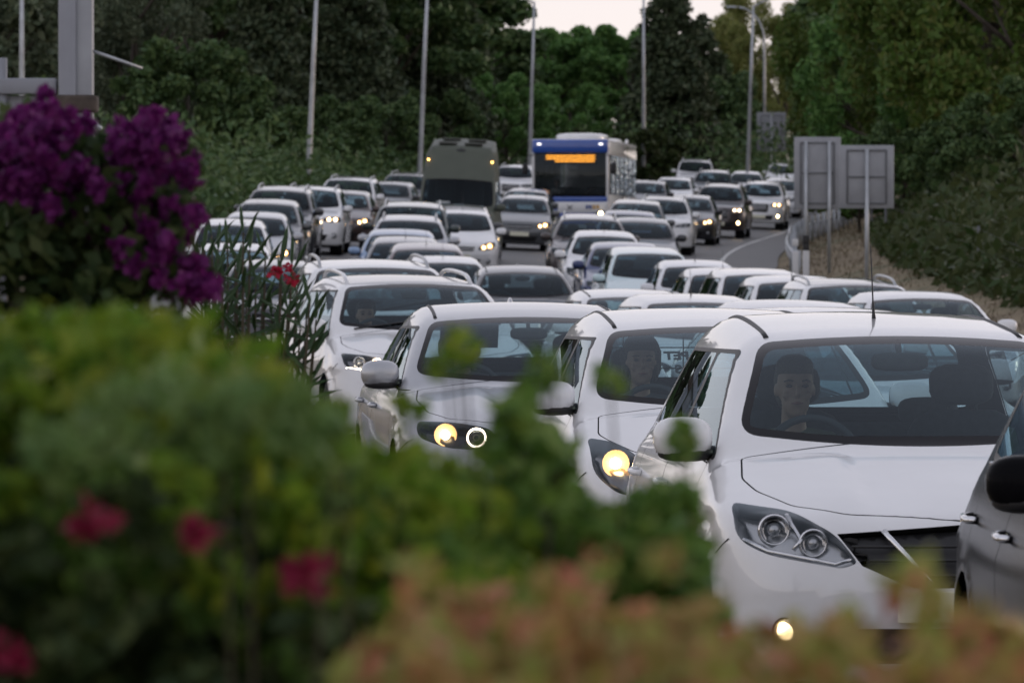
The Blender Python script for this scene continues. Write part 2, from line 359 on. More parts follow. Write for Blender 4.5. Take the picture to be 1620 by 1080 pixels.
def wheel_mesh(r):
    k=round(r,3)
    if k in _wheel: return _wheel[k]
    ty=B().lathe([(r*.66,-.095),(r*.80,-.112),(r*.95,-.10),(r,-.07),(r,.07),(r*.95,.10),(r*.80,.112),(r*.66,.095)],(0,0,0),'x',30).mesh('tyre')
    rim=B(); rim.lathe([(r*.68,-.10),(r*.66,-.085),(r*.60,-.06),(r*.60,.09),(r*.68,.095)],(0,0,0),'x',30)
    rim.lathe([(.002,-.075),(.06,-.072),(.075,-.05),(.075,.0)],(0,0,0),'x',16); rim.lathe([(.075,.03),(r*.6,.03)],(0,0,0),'x',24)
    for q in range(5):
        a=2*math.pi*q/5+.3; d=Vector((0,math.cos(a),math.sin(a))); e=Vector((0,-math.sin(a),math.cos(a)))
        p0=d*.05;p1=d*r*.63; vs=[]
        for (p,w,x) in ((p0,.045,-.068),(p1,.03,-.085)):
            vs += [p+e*w+Vector((x,0,0)),p-e*w+Vector((x,0,0)),p-e*w*1.2+Vector((x+.04,0,0)),p+e*w*1.2+Vector((x+.04,0,0))]
        rim.add(vs,[(0,1,5,4),(1,2,6,5),(3,0,4,7)])
    rim=rim.mesh('rim'); _wheel[k]=(ty,rim); return ty,rim
def make_model(hi=True, heads=None, lamps=(), grilles=(), intakes=(), fogs=(), bars=(), rails=False, antenna=None, fin=False, interior=True, seat='seat', sideglass=True,
               mirror_low=True, chrome_strip=False, plate=True, handles=True, wipers=True, ladder=False, rearsign=False, grid=False, visor=False, drl=(), glass_top=None, side_top=None, **bp):
    b=Body(**bp); m=Model(); m.b=b; m.parts=[]; P=m.parts
    def add(name,me,mk,parent=None,loc=None,rot=None,tagk=None):
        if me is None: return None
        P.append(dict(name=name,me=me,mk=mk,parent=parent,loc=loc,rot=rot,tag=tagk)); return len(P)-1
    sk=Skin(b,hi)
    # --- wheel openings
    for sg in (-1,1):
        for ya in (b.yn+b.fa,b.yt-b.ra): sk.carve(['body'],'hole','side',circle_poly((ya,b.wr),b.wr+.05),lambda c,n,sg=sg:c.x*sg>.3 and n.x*sg>.2)
    # --- windscreen
    dy=b.yh-b.yc;dz=b.zh-b.cowl_z
    yws=lambda x,z:b.yc+b.wsbow*x*x+(z-b.cowl_z)/dz*dy
    def xe(z,pw=.062):
        x=.65
        for _ in range(4): x=float(b.Wg(yws(x,z),z))-pw
        return x
    zb=lambda x:b.cowl_z+.014+.045*(x/.7)**2
    gt=glass_top or b.zh; zt=lambda x:gt-.012-b.roofk*2.2*x*x*1.15
    xb=xe(b.cowl_z+.05); xt=xe(gt-.06)-.015
    qd=[(-xb,zb(xb)),(-xe((b.cowl_z+gt)/2),(b.cowl_z+gt)/2),(-xt,zt(xt)),(-xt*.5,zt(xt*.5)),(0,zt(0)),(xt*.5,zt(xt*.5)),(xt,zt(xt)),(xe((b.cowl_z+gt)/2),(b.cowl_z+gt)/2),(xb,zb(xb)),(xb*.5,zb(xb*.5)),(0,zb(0)),(-xb*.5,zb(xb*.5))]
    ws=rounded(qd,(.085,.2,.065,.2,.2,.2,.065,.2,.085,.2,.2,.2),6)
    sk.carve(['body'],'windscreen','front',ws,lambda c,n:n.y<-.12 and c.y<b.yh+.35 and c.y>b.yc-.2 and c.z>b.cowl_z-.08,ring=.03,ringname='windscreen_border')
    sk.carve(['windscreen'],'windscreen_border','front',[(-1,b.cowl_z-.1),(1,b.cowl_z-.1),(1,b.cowl_z+.055),(-1,b.cowl_z+.055)],lambda c,n:True)
    # --- rear window
    zr0=b.rgz+.04; rw=[(-xe(zr0)-.0+.05,zr0),(xe(zr0)-.05,zr0),(xe(b.zr-.05)-.03,b.zr-.045),(-xe(b.zr-.05)+.03,b.zr-.045)]
    sk.carve(['body'],'rear_window','front',rounded(rw,.07),lambda c,n:n.y>.1 and c.y>b.yr-.3 and c.z>b.rgz-.1,ring=.03,ringname='rear_window_border')
    # --- side windows, doors
    m.win=[]
    zs=side_top or b.h-.165; yA0=yws(.66,b.belt+.03)+.15; yA1=yws(.60,zs)+.13; yB=b.yh+.62; yC0=min(b.yt-b.ra+.22,b.yg-.16); yC1=min(b.yr-.06,yC0-.05); ym=(b.belt+b.beltr)/2
    for sg in (-1,1):
        tst=lambda c,n,sg=sg:c.x*sg>.3 and n.x*sg>.25 and c.z>b.belt-.1
        if sideglass:
            sk.carve(['body'],'window_frame%d'%sg,'side',rounded([(yA0-.05,b.belt+.012),(yC0+.02,b.beltr+.022),(yC1+.02,zs+.008),(yA1-.02,zs+.022)],(.03,.05,.08,.06)),tst)
            a='side_window_f%d'%sg; r_='side_window_r%d'%sg
            sk.carve(['window_frame%d'%sg],a,'side',rounded([(yA0,b.belt+.03),(yB-.045,ym+.028),(yB-.06,zs+.002),(yA1+.01,zs+.004)],(.03,.02,.03,.05)),tst)
            sk.carve(['window_frame%d'%sg],r_,'side',rounded([(yB+.045,ym+.03),(yC0-.02,b.beltr+.045),(yC1-.02,zs-.008),(yB+.03,zs)],(.02,.05,.08,.03)),tst)
            m.win += [a,r_]
        if hi:
            t2=lambda c,n,sg=sg:c.x*sg>.3 and n.x*sg>.3
            yd0=b.yn+b.fa+b.wr+.10
            sk.carve(['body'],'door_f%d'%sg,'side',rounded([(yd0,b.zb+.14),(yB,b.zb+.14),(yB,ym+.015),(yd0-.02,b.belt+.0)],.04),t2,ring=.006,ringname='gap_f%d'%sg)
            sk.carve(['body'],'door_r%d'%sg,'side',rounded([(yB+.012,b.zb+.14),(b.yt-b.ra-b.wr*.55,b.zb+.2),(b.yt-b.ra+.02,b.beltr-.0),(yB+.012,ym+.015)],.05),t2,ring=.006,ringname='gap_r%d'%sg)
    # --- lamps and grilles
    if heads:
        for sg,pl in ((-1,heads),(1,mirx(heads))): sk.carve(['body'],'headlight%d'%sg,'front',[np.array(p,float) for p in pl],lambda c,n,sg=sg:c.x*sg>.1 and n.y<.25 and c.y<b.yn+1.0)
    for g in grilles:
        for pl in ((g,) if abs(sum(p[0] for p in g))<.05 else (g,mirx(g))): sk.carve(['body'],'grille','front',[np.array(p,float) for p in pl],lambda c,n:n.y<.1 and c.y<b.yn+.7)
    for g in intakes:
        for pl in ((g,) if abs(sum(p[0] for p in g))<.05 else (g,mirx(g))): sk.carve(['body'],'lower_grille','front',[np.array(p,float) for p in pl],lambda c,n:n.y<.1 and c.y<b.yn+.7)
    # --- hood
    he=b.W-.135
    hp=rounded([(-he+.03,b.yc+.05),(-he-.005,b.yc-.28),(-he+.03,b.yn+.55),(-he+.14,b.yn+.33),(-.42,b.yn+.20),(0,b.yn+.13),(.42,b.yn+.20),(he-.14,b.yn+.33),(he-.03,b.yn+.55),(he+.005,b.yc-.28),(he-.03,b.yc+.05),(0,b.yc+.07)],.04,3)
    sk.carve(['body'],'bonnet','top',hp,lambda c,n:n.z>.2 and c.z>.5 and c.y<b.yc+.2,ring=.007 if hi else None,ringname='bonnet_gap')
    # --- roof panel
    xr=xe(b.zh-.03)-.045; rp=rounded([(-xr,b.yh+b.wsbow*xr*xr+.02),(0,b.yh-.02),(xr,b.yh+b.wsbow*xr*xr+.02),(xr-.03,b.yr-.02),(-xr+.03,b.yr-.02)],.02,2)
    sk.carve(['body'],'roof','top',rp,lambda c,n:n.z>.5 and c.z>b.h-.3)
    sk.done()
    # --- collect
    add('body',sk.part('body'),'paint'); add('bonnet',sk.part('bonnet'),'paint'); add('roof',sk.part('roof'),'roof')
    for k in [q for q in sk.ids if q.startswith('door_f') or q.startswith('door_r')]:
        d=add('door',sk.part(k),'paint'); add('door_gap',sk.part(k.replace('door','gap'),-.010),'gap',d)
        if handles and d is not None:
            sg=-1 if k.endswith('-1') else 1; yy=(yB-.16) if '_f' in k else (b.yt-b.ra-b.wr*.30)
            p=b.side(sg,[(yy,b.belt-.12)])[0]; x0=p[0]+sg*.012
            add('door_handle',B().tube([(x0-sg*.01,yy-.09,b.belt-.122),(x0+sg*.022,yy-.07,b.belt-.12),(x0+sg*.026,yy,b.belt-.118),(x0+sg*.022,yy+.07,b.belt-.115),(x0-sg*.01,yy+.09,b.belt-.113)],.013,8).mesh(),'handle',d)
    for g in ('bonnet_gap',): add(g,sk.part(g,-.010),'gap')
    wi=add('windscreen',sk.part('windscreen'),'glass'); add('windscreen_border',sk.part('windscreen_border'),'frit',wi)
    ri=add('rear_window',sk.part('rear_window'),'glass'); add('rear_window_border',sk.part('rear_window_border'),'frit',ri)
    for sg in (-1,1): add('window_frame',sk.part('window_frame%d'%sg,.001),'trim')
    for a in m.win: add('side_window',sk.part(a),'glass')
    add('grille',sk.part('grille',0,.03),'trim'); add('lower_grille',sk.part('lower_grille',0,.04),'trim')
    for sg in (-1,1):
        k='headlight%d'%sg
        if k in sk.ids:
            h_=add('headlight',sk.part(k,0,.06),'housing'); 
            if h_ is None: continue
            add('lens_cover',sk.part(k,.001),'lens',h_)
            if lamps:
                pts=[(sg*abs(l[0]),l[1]) for l in lamps]; sp=b.front(pts)
                for l,q in zip(lamps,sp):
                    bo,le,rg=lamp_meshes(l[2]); loc=(q[0],q[1]+.034+.02*max(0,(abs(q[0])-.6)/.2),q[2]); kind=l[3]
                    rf=add('reflector',bo,'BOWL' if kind=='main' else ('chrome' if kind!='proj' else 'darkhousing'),h_,loc,None,sg)
                    add('bulb',le,{'main':'LAMP','drl':'DRL','proj':'lensdome','off':'alloy','amber':'indicator'}[kind],h_,loc,None,sg)
                    if len(l)>4: add('light_ring',rg,'DRLR' if l[4]=='drl' else 'chrome',h_,loc,None,sg)
            for st in drl:
                q=b.front([(sg*abs(p[0]),p[1]) for p in st]); add('light_strip',B().tube([(v[0],v[1]+.012,v[2]) for v in q],.009,6).mesh(),'DRLR',h_,None,None,sg)
    for x,z,r in fogs:
        for sg in (-1,1):
            q=b.front([(sg*x,z)])[0]; fi=add('fog_light',B().lathe([(r*1.25,.0),(r*1.15,-.014),(r*1.0,-.008),(r*.9,.012),(.002,.02)],tuple(q),'y',18).mesh(),'trim'); add('bulb',B().lathe([(r*.8,-.002),(r*.5,-.012),(.002,-.016)],tuple(q),'y',14).mesh(),'FOG',fi,None,None,sg)
    for pts,r,mk in bars:
        pts=np.array(pts,float); qs=[]
        for i in range(len(pts)-1):
            for t in np.linspace(0,1,7)[:-1]: qs.append(pts[i]*(1-t)+pts[i+1]*t)
        qs.append(pts[-1])
        for fl in ((1,) if abs(pts[:,0].sum())<.02 else (1,-1)):
            q=b.front([(fl*p[0],p[1]) for p in qs]); add('grille_bar' if mk!='plaint' else 'trim_strip',B().tube([(v[0],v[1]-.002,v[2]) for v in q],r,6).mesh(),mk)
    # bumper line, roof ditch mouldings
    if hi:
        for sg in (-1,1):
            ys=np.linspace(b.yh+b.wsbow*xr*xr+.03,b.yr-.05,16); q=b.top([(sg*(xr-.03*(t-ys[0])/(ys[-1]-ys[0])),t) for t in ys]); add('roof_moulding',B().tube([(v[0],v[1],v[2]-.006) for v in q],.013,8).mesh(),'trim') if not rails else None
            if heads:
                ox=min(p[0] for p in heads); oz=[p[1] for p in heads if p[0]==ox][0]
                fr=b.front([(sg*(-ox+.0),oz-.03)])[0]; yy=np.linspace(fr[1]+.03,b.yn+b.fa-b.wr-.05,8); zz=np.linspace(oz-.06,oz-.12,8)
                if yy[-1]>yy[0]+.05: q=b.side(sg,list(zip(yy,zz))); add('bumper_gap',B().tube([tuple(v) for v in q],.0022,5).mesh(),'gap')
    if wipers and hi:
        for x0,x1 in ((-.62,-.02),(-.05,.48)):
            ys=[(x,b.cowl_z+.03+.02*k) for k,x in enumerate(np.linspace(x0,x1,5))]; q=b.front(ys); add('wiper',B().tube([(v[0],v[1]-.012,v[2]+.004) for v in q],.008,6).mesh(),'trim')
    # mirrors
    for sg in (-1,1):
        zm=b.belt+.075; ymir=yws(.66,zm)+.14; xs=b.side(sg,[(ymir,zm)])[0][0]; c=(xs+sg*.135,ymir-.02,zm+.02)
        mi=add('wing_mirror',B().sup(c,(.118,.075,.082),.72,Matrix.Rotation(sg*-.18,3,'Z')).mesh(),'mirror')
        low=B().sup((c[0]-sg*.012,c[1]+.008,c[2]-.058),(.112,.072,.036),.8,Matrix.Rotation(sg*-.18,3,'Z')); low.tube([(xs-sg*.03,ymir+.03,zm-.045),(xs+sg*.05,ymir+.015,zm-.04),(c[0]-sg*.03,c[1]+.005,zm-.03)],[.035,.028,.03],8); add('mirror_base',low.mesh(),'trim',mi)
        add('mirror_glass',B().box((c[0]+sg*.005,c[1]+.072,c[2]),(.19,.008,.12),Matrix.Rotation(sg*-.18,3,'Z'),.003).mesh(smooth=False),'mglass',mi)
    # wheels
    ty,rm=wheel_mesh(b.wr)
    for sg in (-1,1):
        for ya in (b.yn+b.fa,b.yt-b.ra):
            loc=(sg*(b.W-.125),ya,b.wr); w=add('wheel',ty,'rubber',None,loc,(0,0,0 if sg<0 else math.pi)); add('rim',rm,'alloy',w,(0,0,0))
            l=B(); l.lathe([(b.wr+.045,.0),(b.wr+.045,.30),(.002,.30)],(0,0,0),'x',24); add('wheel_arch_liner',l.mesh(),'gap',None,(sg*(b.W-.035),ya,b.wr),(0,0,math.pi if sg>0 else 0))
    if rails:
        for sg in (-1,1):
            ys=np.linspace(b.yh+.16,b.yr-.02,12); xs=[sg*(xe(b.zh-.06)-.055-.02*k/11) for k in range(12)]; q=b.top(list(zip(xs,ys))); hh=[-.012,.04,.058]+[.06]*6+[.058,.04,-.012]
            add('roof_rail',B().tube([(v[0],v[1],v[2]+k) for v,k in zip(q,hh)],[.02]+[.019]*10+[.02],8).mesh(),'rail')
    if antenna is not None:
        q=b.top([(0,antenna)])[0]; add('aerial',B().tube([q+np.array((0,0,-.005)),q+np.array((0,.01,.025)),q+np.array((0,.03,.08)),q+np.array((0,.10,.30))],[.010,.007,.0035,.0022],6).mesh(),'trim')
    if fin: q=b.top([(0,b.yr-.12)])[0]; add('roof_fin',B().sup((q[0],q[1],q[2]+.012),(.02,.09,.045),1.1).mesh(),'roof')
    if plate: q=b.front([(0,.46)])[0]; add('number_plate',B().box((0,q[1]-.012,.46),(.52,.012,.115),None,.004).mesh(smooth=False),'plate')
    # cabin
    if interior:
        zt_=b.cowl_z; wi_=b.W-.13
        d=B(); ys=[b.yc+.06,b.yc+.16,b.yc+.40,b.yc+.58,b.yc+.62,b.yc+.60]; zs_=[zt_-.10,zt_-.035,zt_-.015,zt_-.06,zt_-.16,zt_-.55]
        vs=[];n=9
        for y,z in zip(ys,zs_):
            for k in range(n): u=-1+2*k/(n-1); hood=.05*math.exp(-((u*wi_+.36)/.16)**2)*(1 if .3<y-b.yc<.6 else 0); vs.append((u*(wi_-.02),y+b.wsbow*.5*(u*wi_)**2*(1 if y<b.yc+.3 else .3),z+hood))
        d.add(vs,[(i*n+k,i*n+k+1,(i+1)*n+k+1,(i+1)*n+k) for i in range(len(ys)-1) for k in range(n-1)]); add('dashboard',d.mesh(),'cabin')
        f=B().box((0,(b.yc+b.yt)/2,.30),(2*(b.W-.10),b.yt-b.yc-.4,.03)); add('cabin_floor',f.mesh(smooth=False),'cabin')
        k=b.h/1.48
        sw=B(); ctr=Vector((-.36,b.yc+.66,zt_-.06)); R=Matrix.Rotation(math.radians(-25),3,'X'); sw.tube([ctr+R@Vector((.185*math.cos(a),0,.185*math.sin(a))) for a in np.linspace(0,2*math.pi,29)],.016,8,False)
        sw.sup(ctr,(.07,.03,.06),.8,R,10,6)
        for a in (0.0,math.pi,-math.pi/2): sw.tube([ctr+R@Vector((.05*math.cos(a),.005,.05*math.sin(a))),ctr+R@Vector((.18*math.cos(a),0,.18*math.sin(a)))],.016,6)
        add('steering_wheel',sw.mesh(),'cabin')
        for x in (-.36,.36):
            y0=b.yc+1.32
            s_=B(); s_.sup((x,y0-.22,.52*k),(.25,.29,.10),.55); s_.sup((x,y0+.09,.80*k),(.245,.075,.30*k),.5,Matrix.Rotation(math.radians(-14),3,'X')); si=add('seat',s_.mesh(),seat)
            hr=B(); hr.sup((x,y0+.175,1.19*k),(.135,.05,.085),.6,Matrix.Rotation(math.radians(-10),3,'X')); hr.tube([(x-.06,y0+.155,1.05*k),(x-.06,y0+.17,1.14*k)],.008,6); hr.tube([(x+.06,y0+.155,1.05*k),(x+.06,y0+.17,1.14*k)],.008,6); add('headrest',hr.mesh(),seat,si)
        yb=min(b.yc+2.25,b.yg-.35); rb=B(); rb.sup((0,yb-.2,.52*k),(b.W-.16,.28,.10),.45); rb.sup((0,yb+.10,.76*k),(b.W-.18,.07,.26*k),.4,Matrix.Rotation(math.radians(-16),3,'X')); bi=add('rear_bench',rb.mesh(),seat)
        for x in (-.36,.36): add('headrest',B().sup((x,yb+.19,1.06*k),(.13,.045,.06),.6).mesh(),seat,bi)
        mr=B(); mr.sup((0,b.yh-.10,b.zh-.115),(.115,.025,.037),.55); mr.tube([(0,b.yh-.09,b.zh-.10),(0,b.yh-.035,b.zh-.035)],.012,6); add('rear_view_mirror',mr.mesh(),'cabin')
        if visor: add('sun_visor',B().box((-.36,b.yh-.02,b.zh-.13),(.36,.012,.16),Matrix.Rotation(math.radians(25),3,'X'),.005).mesh(),'visor')
    sk.free(); return m
def instantiate(m, name, color, loc, rz, label, cat='car', group=None, lit=(1,1), fog=(0,0), drl=0, roof=None, rail='alloy', mirror=None, lamp='lit', scale=(1,1,1), handle='paint', skip=(), head='housing', glassm='glass'):
    root=empty(name,loc,rz,label,cat,group); root.scale=scale; objs=[]
    for p in m.parts:
        mk=p['mk']; t=p['tag']; si=0 if t==-1 else 1
        if p['name'] in skip or (p['parent'] is not None and objs[p['parent']] is None): objs.append(None); continue
        if mk=='paint': mm=PAINT[color]
        elif mk=='roof': mm=PAINT[roof or color]
        elif mk=='mirror': mm=PAINT[mirror or color] if (mirror or color)!='trim' else M['trim']
        elif mk=='handle': mm=PAINT[color] if handle=='paint' else M['chrome']
        elif mk=='rail': mm=M[rail] if rail in M else PAINT[rail]
        elif mk=='LAMP': mm=M[lamp] if lit[si] else M['alloy']
        elif mk=='BOWL': mm=M['bowl'] if lit[si] else M['chrome']
        elif mk=='FOG': mm=M['lit'] if fog[si] else M['alloy']
        elif mk in('DRL','DRLR'): mm=M['drl'] if drl else (M['alloy'] if mk=='DRL' else M['chrome'])
        elif mk=='lensdome': mm=M['frit']
        elif mk=='housing': mm=M[head]
        elif mk=='mglass': mm=M['mirror']
        elif mk=='visor': mm=M['cabin']
        elif mk=='glass': mm=M[glassm]
        else: mm=M[mk]
        o=obj(p['name'],p['me'],mm,root if p['parent'] is None else objs[p['parent']],p['loc'],p['rot'])
        if p['parent'] is not None and P_loc(m,p['parent']) is not None and p['name']!='rim': pass
        objs.append(o)
    return root
def P_loc(m,i): return m.parts[i]['loc']
# ------------------------------------------------------------------ car models
MODELS={}
R_=rounded
MODELS['hatch']=make_model(True,wipers=False,L=4.38,W=.885,h=1.52,nose_z=.735,cowl_z=1.0,cowl=1.02,ws=.86,ridge=.012,
  heads=R_([(-.825,.83),(-.62,.805),(-.47,.72),(-.40,.62),(-.46,.60),(-.72,.645),(-.83,.70)],(.03,.05,.05,.02,.02,.05,.06)),
  lamps=[(.69,.735,.058,'off','c'),(.555,.69,.052,'off','c')],drl=[[(-.80,.70),(-.72,.66),(-.48,.615),(-.42,.635)],[(-.64,.79),(-.60,.70),(-.63,.665)]],
  grilles=[[(-.47,.725),(0,.758),(.47,.725),(.385,.61),(.20,.53),(-.20,.53),(-.385,.61)]],
  bars=[([(.30,.735),(.13,.545)],.013,'chrome'),([(-.42,.68),(.42,.68)],.006,'trim'),([(-.36,.63),(.36,.63)],.006,'trim'),([(-.27,.575),(.27,.575)],.006,'trim')], intakes=[[(-.5,.38),(.5,.38),(.42,.25),(-.42,.25)]], fogs=[(.66,.37,.042)], antenna=.35)
MODELS['compact']=make_model(True,wipers=False,L=4.04,W=.875,h=1.48,nose_z=.70,cowl_z=.98,cowl=.94,ws=.90,rh=.55,rg=.14,ridge=.01,
  heads=R_([(-.80,.86),(-.66,.84),(-.45,.66),(-.50,.585),(-.70,.60),(-.81,.70)],(.03,.06,.03,.03,.05,.06)),
  lamps=[(.695,.745,.062,'main'),(.57,.67,.052,'off','c')],
  grilles=[], intakes=[R_([(-.46,.52),(.46,.52),(.40,.25),(-.40,.25)],.06)], fogs=[(.64,.36,.04)], antenna=None)
MODELS['saloon']=make_model(True,wipers=False,L=4.62,W=.905,h=1.47,nose_z=.745,cowl_z=.98,cowl=1.22,ws=.82,rh=1.35,rg=.55,rgz=1.03,beltr=1.0,visor=True,ridge=.016,fin=True,
  heads=R_([(-.82,.79),(-.62,.79),(-.40,.755),(-.34,.66),(-.38,.625),(-.66,.64),(-.82,.70)],(.04,.1,.06,.03,.03,.06,.05)),
  lamps=[(.66,.715,.062,'main'),(.485,.70,.056,'proj','drl')],
  grilles=[R_([(-.26,.735),(-.05,.735),(-.035,.70),(-.06,.55),(-.20,.55),(-.265,.62)],.05)],
  bars=[([(-.26,.69),(-.23,.735),(-.06,.735),(-.035,.69),(-.06,.555),(-.20,.555),(-.26,.64),(-.26,.69)],.011,'chrome')],
  intakes=[[(-.5,.40),(.5,.40),(.44,.26),(-.44,.26)]], fogs=[(.66,.37,.045)])
MODELS['crossover']=make_model(True,L=4.42,W=.92,h=1.62,nose_z=.86,cowl_z=1.10,cowl=1.03,ws=.80,belt=1.05,beltr=1.1,rgz=1.15,rh=.60,rg=.18,zb=.22,wr=.35,rails=True,tumble=.38,ridge=.012,
  heads=R_([(-.84,.93),(-.62,.91),(-.40,.84),(-.38,.79),(-.62,.77),(-.83,.81)],(.03,.05,.03,.03,.05,.05)),
  lamps=[(.70,.85,.05,'off','c'),(.555,.84,.05,'main','c')],drl=[[(-.81,.80),(-.62,.775),(-.42,.795)]],
  grilles=[[(-.37,.83),(.37,.83),(.30,.68),(-.30,.68)]],bars=[([(-.37,.76),(.37,.76)],.012,'chrome')],intakes=[[(-.52,.5),(.52,.5),(.46,.34),(-.46,.34)]],fogs=[(.66,.47,.045)])
LOW=dict(hi=False)
MODELS['suv']=make_model(False,L=4.6,W=.925,h=1.70,nose_z=.92,cowl_z=1.14,cowl=1.02,ws=.76,belt=1.08,beltr=1.12,rgz=1.18,rh=.45,rg=.16,zb=.24,wr=.36,rails=True,tumble=.33,
  heads=R_([(-.85,.97),(-.60,.96),(-.42,.93),(-.41,.85),(-.62,.82),(-.85,.85)],.03),lamps=[(.72,.90,.055,'main'),(.56,.90,.05,'main')],
  grilles=[R_([(-.36,.92),(.36,.92),(.33,.62),(-.33,.62)],.05)],bars=[([(-.34,.80),(.34,.80)],.014,'chrome'),([(-.34,.86),(.34,.86)],.01,'chrome'),([(-.33,.73),(.33,.73)],.01,'chrome')],intakes=[[(-.55,.52),(.55,.52),(.48,.36),(-.48,.36)]],fogs=[(.70,.50,.06)])
MODELS['family']=make_model(False,L=4.25,W=.885,h=1.50,nose_z=.74,cowl_z=1.0,cowl=1.0,ws=.84,
  heads=R_([(-.82,.82),(-.62,.80),(-.42,.68),(-.46,.61),(-.70,.63),(-.82,.70)],.04),lamps=[(.69,.725,.06,'main'),(.555,.69,.05,'main')],
  grilles=[[(-.36,.70),(.36,.70),(.32,.60),(-.32,.60)]],bars=[([(-.34,.65),(.34,.65)],.012,'chrome')],intakes=[[(-.5,.42),(.5,.42),(.42,.26),(-.42,.26)]],fogs=[(.66,.38,.05)],antenna=.5)
MODELS['notchback']=make_model(False,L=4.6,W=.89,h=1.46,nose_z=.72,cowl_z=.97,cowl=1.16,ws=.84,rh=1.3,rg=.55,rgz=1.02,
  heads=R_([(-.82,.79),(-.62,.78),(-.40,.72),(-.40,.64),(-.66,.63),(-.82,.69)],.04),lamps=[(.68,.71,.055,'main'),(.52,.69,.05,'main')],
  grilles=[R_([(-.36,.72),(.36,.72),(.31,.55),(-.31,.55)],.05)],bars=[([(-.34,.66),(.34,.66)],.01,'chrome'),([(-.33,.60),(.33,.60)],.01,'chrome')],intakes=[[(-.5,.40),(.5,.40),(.42,.26),(-.42,.26)]],fogs=[(.66,.37,.045)])
MODELS['offroader']=make_model(False,L=4.7,W=.92,h=1.78,nose_z=1.0,cowl_z=1.20,cowl=1.12,ws=.58,belt=1.14,beltr=1.16,rgz=1.22,rh=.32,rg=.14,zb=.28,wr=.38,tumble=.24,nose_k=.10,bow=.12,rails=True,
  heads=R_([(-.84,1.0),(-.50,1.0),(-.50,.84),(-.84,.84)],.04),lamps=[(.72,.92,.07,'main'),(.58,.92,.05,'off')],
  grilles=[R_([(-.46,1.0),(.46,1.0),(.44,.76),(-.44,.76)],.04)],bars=[([(-.44,.94),(.44,.94)],.014,'chrome'),([(-.44,.88),(.44,.88)],.014,'chrome'),([(-.44,.82),(.44,.82)],.014,'chrome')],intakes=[[(-.55,.56),(.55,.56),(.5,.40),(-.5,.40)]],fogs=[(.70,.52,.06)])
MODELS['people_carrier']=make_model(False,L=4.5,W=.90,h=1.65,nose_z=.80,cowl_z=1.08,cowl=.92,ws=.95,belt=1.0,beltr=1.05,rgz=1.1,rh=.42,rg=.14,tumble=.33,
  heads=R_([(-.82,.92),(-.66,.90),(-.44,.74),(-.47,.66),(-.72,.68),(-.82,.76)],.04),lamps=[(.70,.79,.06,'main'),(.56,.74,.05,'main')],
  grilles=[[(-.38,.76),(.38,.76),(.34,.67),(-.34,.67)]],intakes=[[(-.5,.45),(.5,.45),(.42,.28),(-.42,.28)]],fogs=[(.66,.40,.05)])
MODELS['high_van']=make_model(False,L=5.9,W=1.04,h=2.95,nose_z=1.0,cowl_z=1.28,cowl=.72,ws=1.25,header=2.78,belt=1.25,beltr=1.25,rgz=1.5,rh=.2,rg=.06,zb=.25,wr=.36,tumble=.075,gin=.03,wsbow=.12,roofk=.02,glass_top=2.0,side_top=1.95,nose_k=.15,
  heads=R_([(-.92,1.05),(-.74,1.05),(-.62,.80),(-.66,.74),(-.92,.78)],.04),lamps=[(.80,.92,.07,'off'),(.74,.83,.05,'main')],
  grilles=[R_([(-.52,.95),(.52,.95),(.48,.72),(-.48,.72)],.05)],bars=[([(-.5,.86),(.5,.86)],.012,'chrome'),([(-.5,.79),(.5,.79)],.012,'chrome')],intakes=[[(-.6,.55),(.6,.55),(.55,.38),(-.55,.38)]])
# ------------------------------------------------------------------ people at the wheel
M['skin']=mat('skin',(.40,.235,.17),.55); M['hairdark']=mat('hair_dark',(.02,.014,.011),.6,bump=.6,nscale=120); M['hairgrey']=mat('hair_brown',(.055,.036,.024),.6,bump=.6,nscale=120)
M['trouser']=mat('trousers',(.04,.045,.06),.9,noise=.2,nscale=25); M['shirt_olive']=mat('shirt_olive',(.10,.11,.07),.9,noise=.15,nscale=25); M['shirt_grey']=mat('shirt_grey',(.12,.12,.13),.9,noise=.15,nscale=25); M['shirt_pale']=mat('shirt_pale',(.42,.42,.40),.9); M['eye']=mat('eye',(.01,.008,.007),.2); M['lip']=mat('lip',(.28,.10,.09),.5)
def remeshed(bld,vox,name,smooth=4):
    me=bld.mesh('t'); o=bpy.data.objects.new('t',me); COL.objects.link(o)
    r=o.modifiers.new('r','REMESH'); r.mode='VOXEL'; r.voxel_size=vox; r.use_smooth_shade=True
    s_=o.modifiers.new('s','SMOOTH'); s_.iterations=smooth; s_.factor=.5
    bpy.context.view_layer.update(); dg=bpy.context.evaluated_depsgraph_get(); m2=bpy.data.meshes.new_from_object(o.evaluated_get(dg)); m2.name=name
    m2.materials.clear(); bpy.data.objects.remove(o); m2.polygons.foreach_set('use_smooth',[True]*len(m2.polygons)); return m2
def arm(b,sg,r0,r1,r2): b.tube([(sg*.17,.11,.47),(sg*.215,.07,.42),(sg*.26,-.08,.25),(sg*.24,-.22,.26),(sg*.165,-.375,.345)],[r0,r0,r1,r1*.95,r2],12)
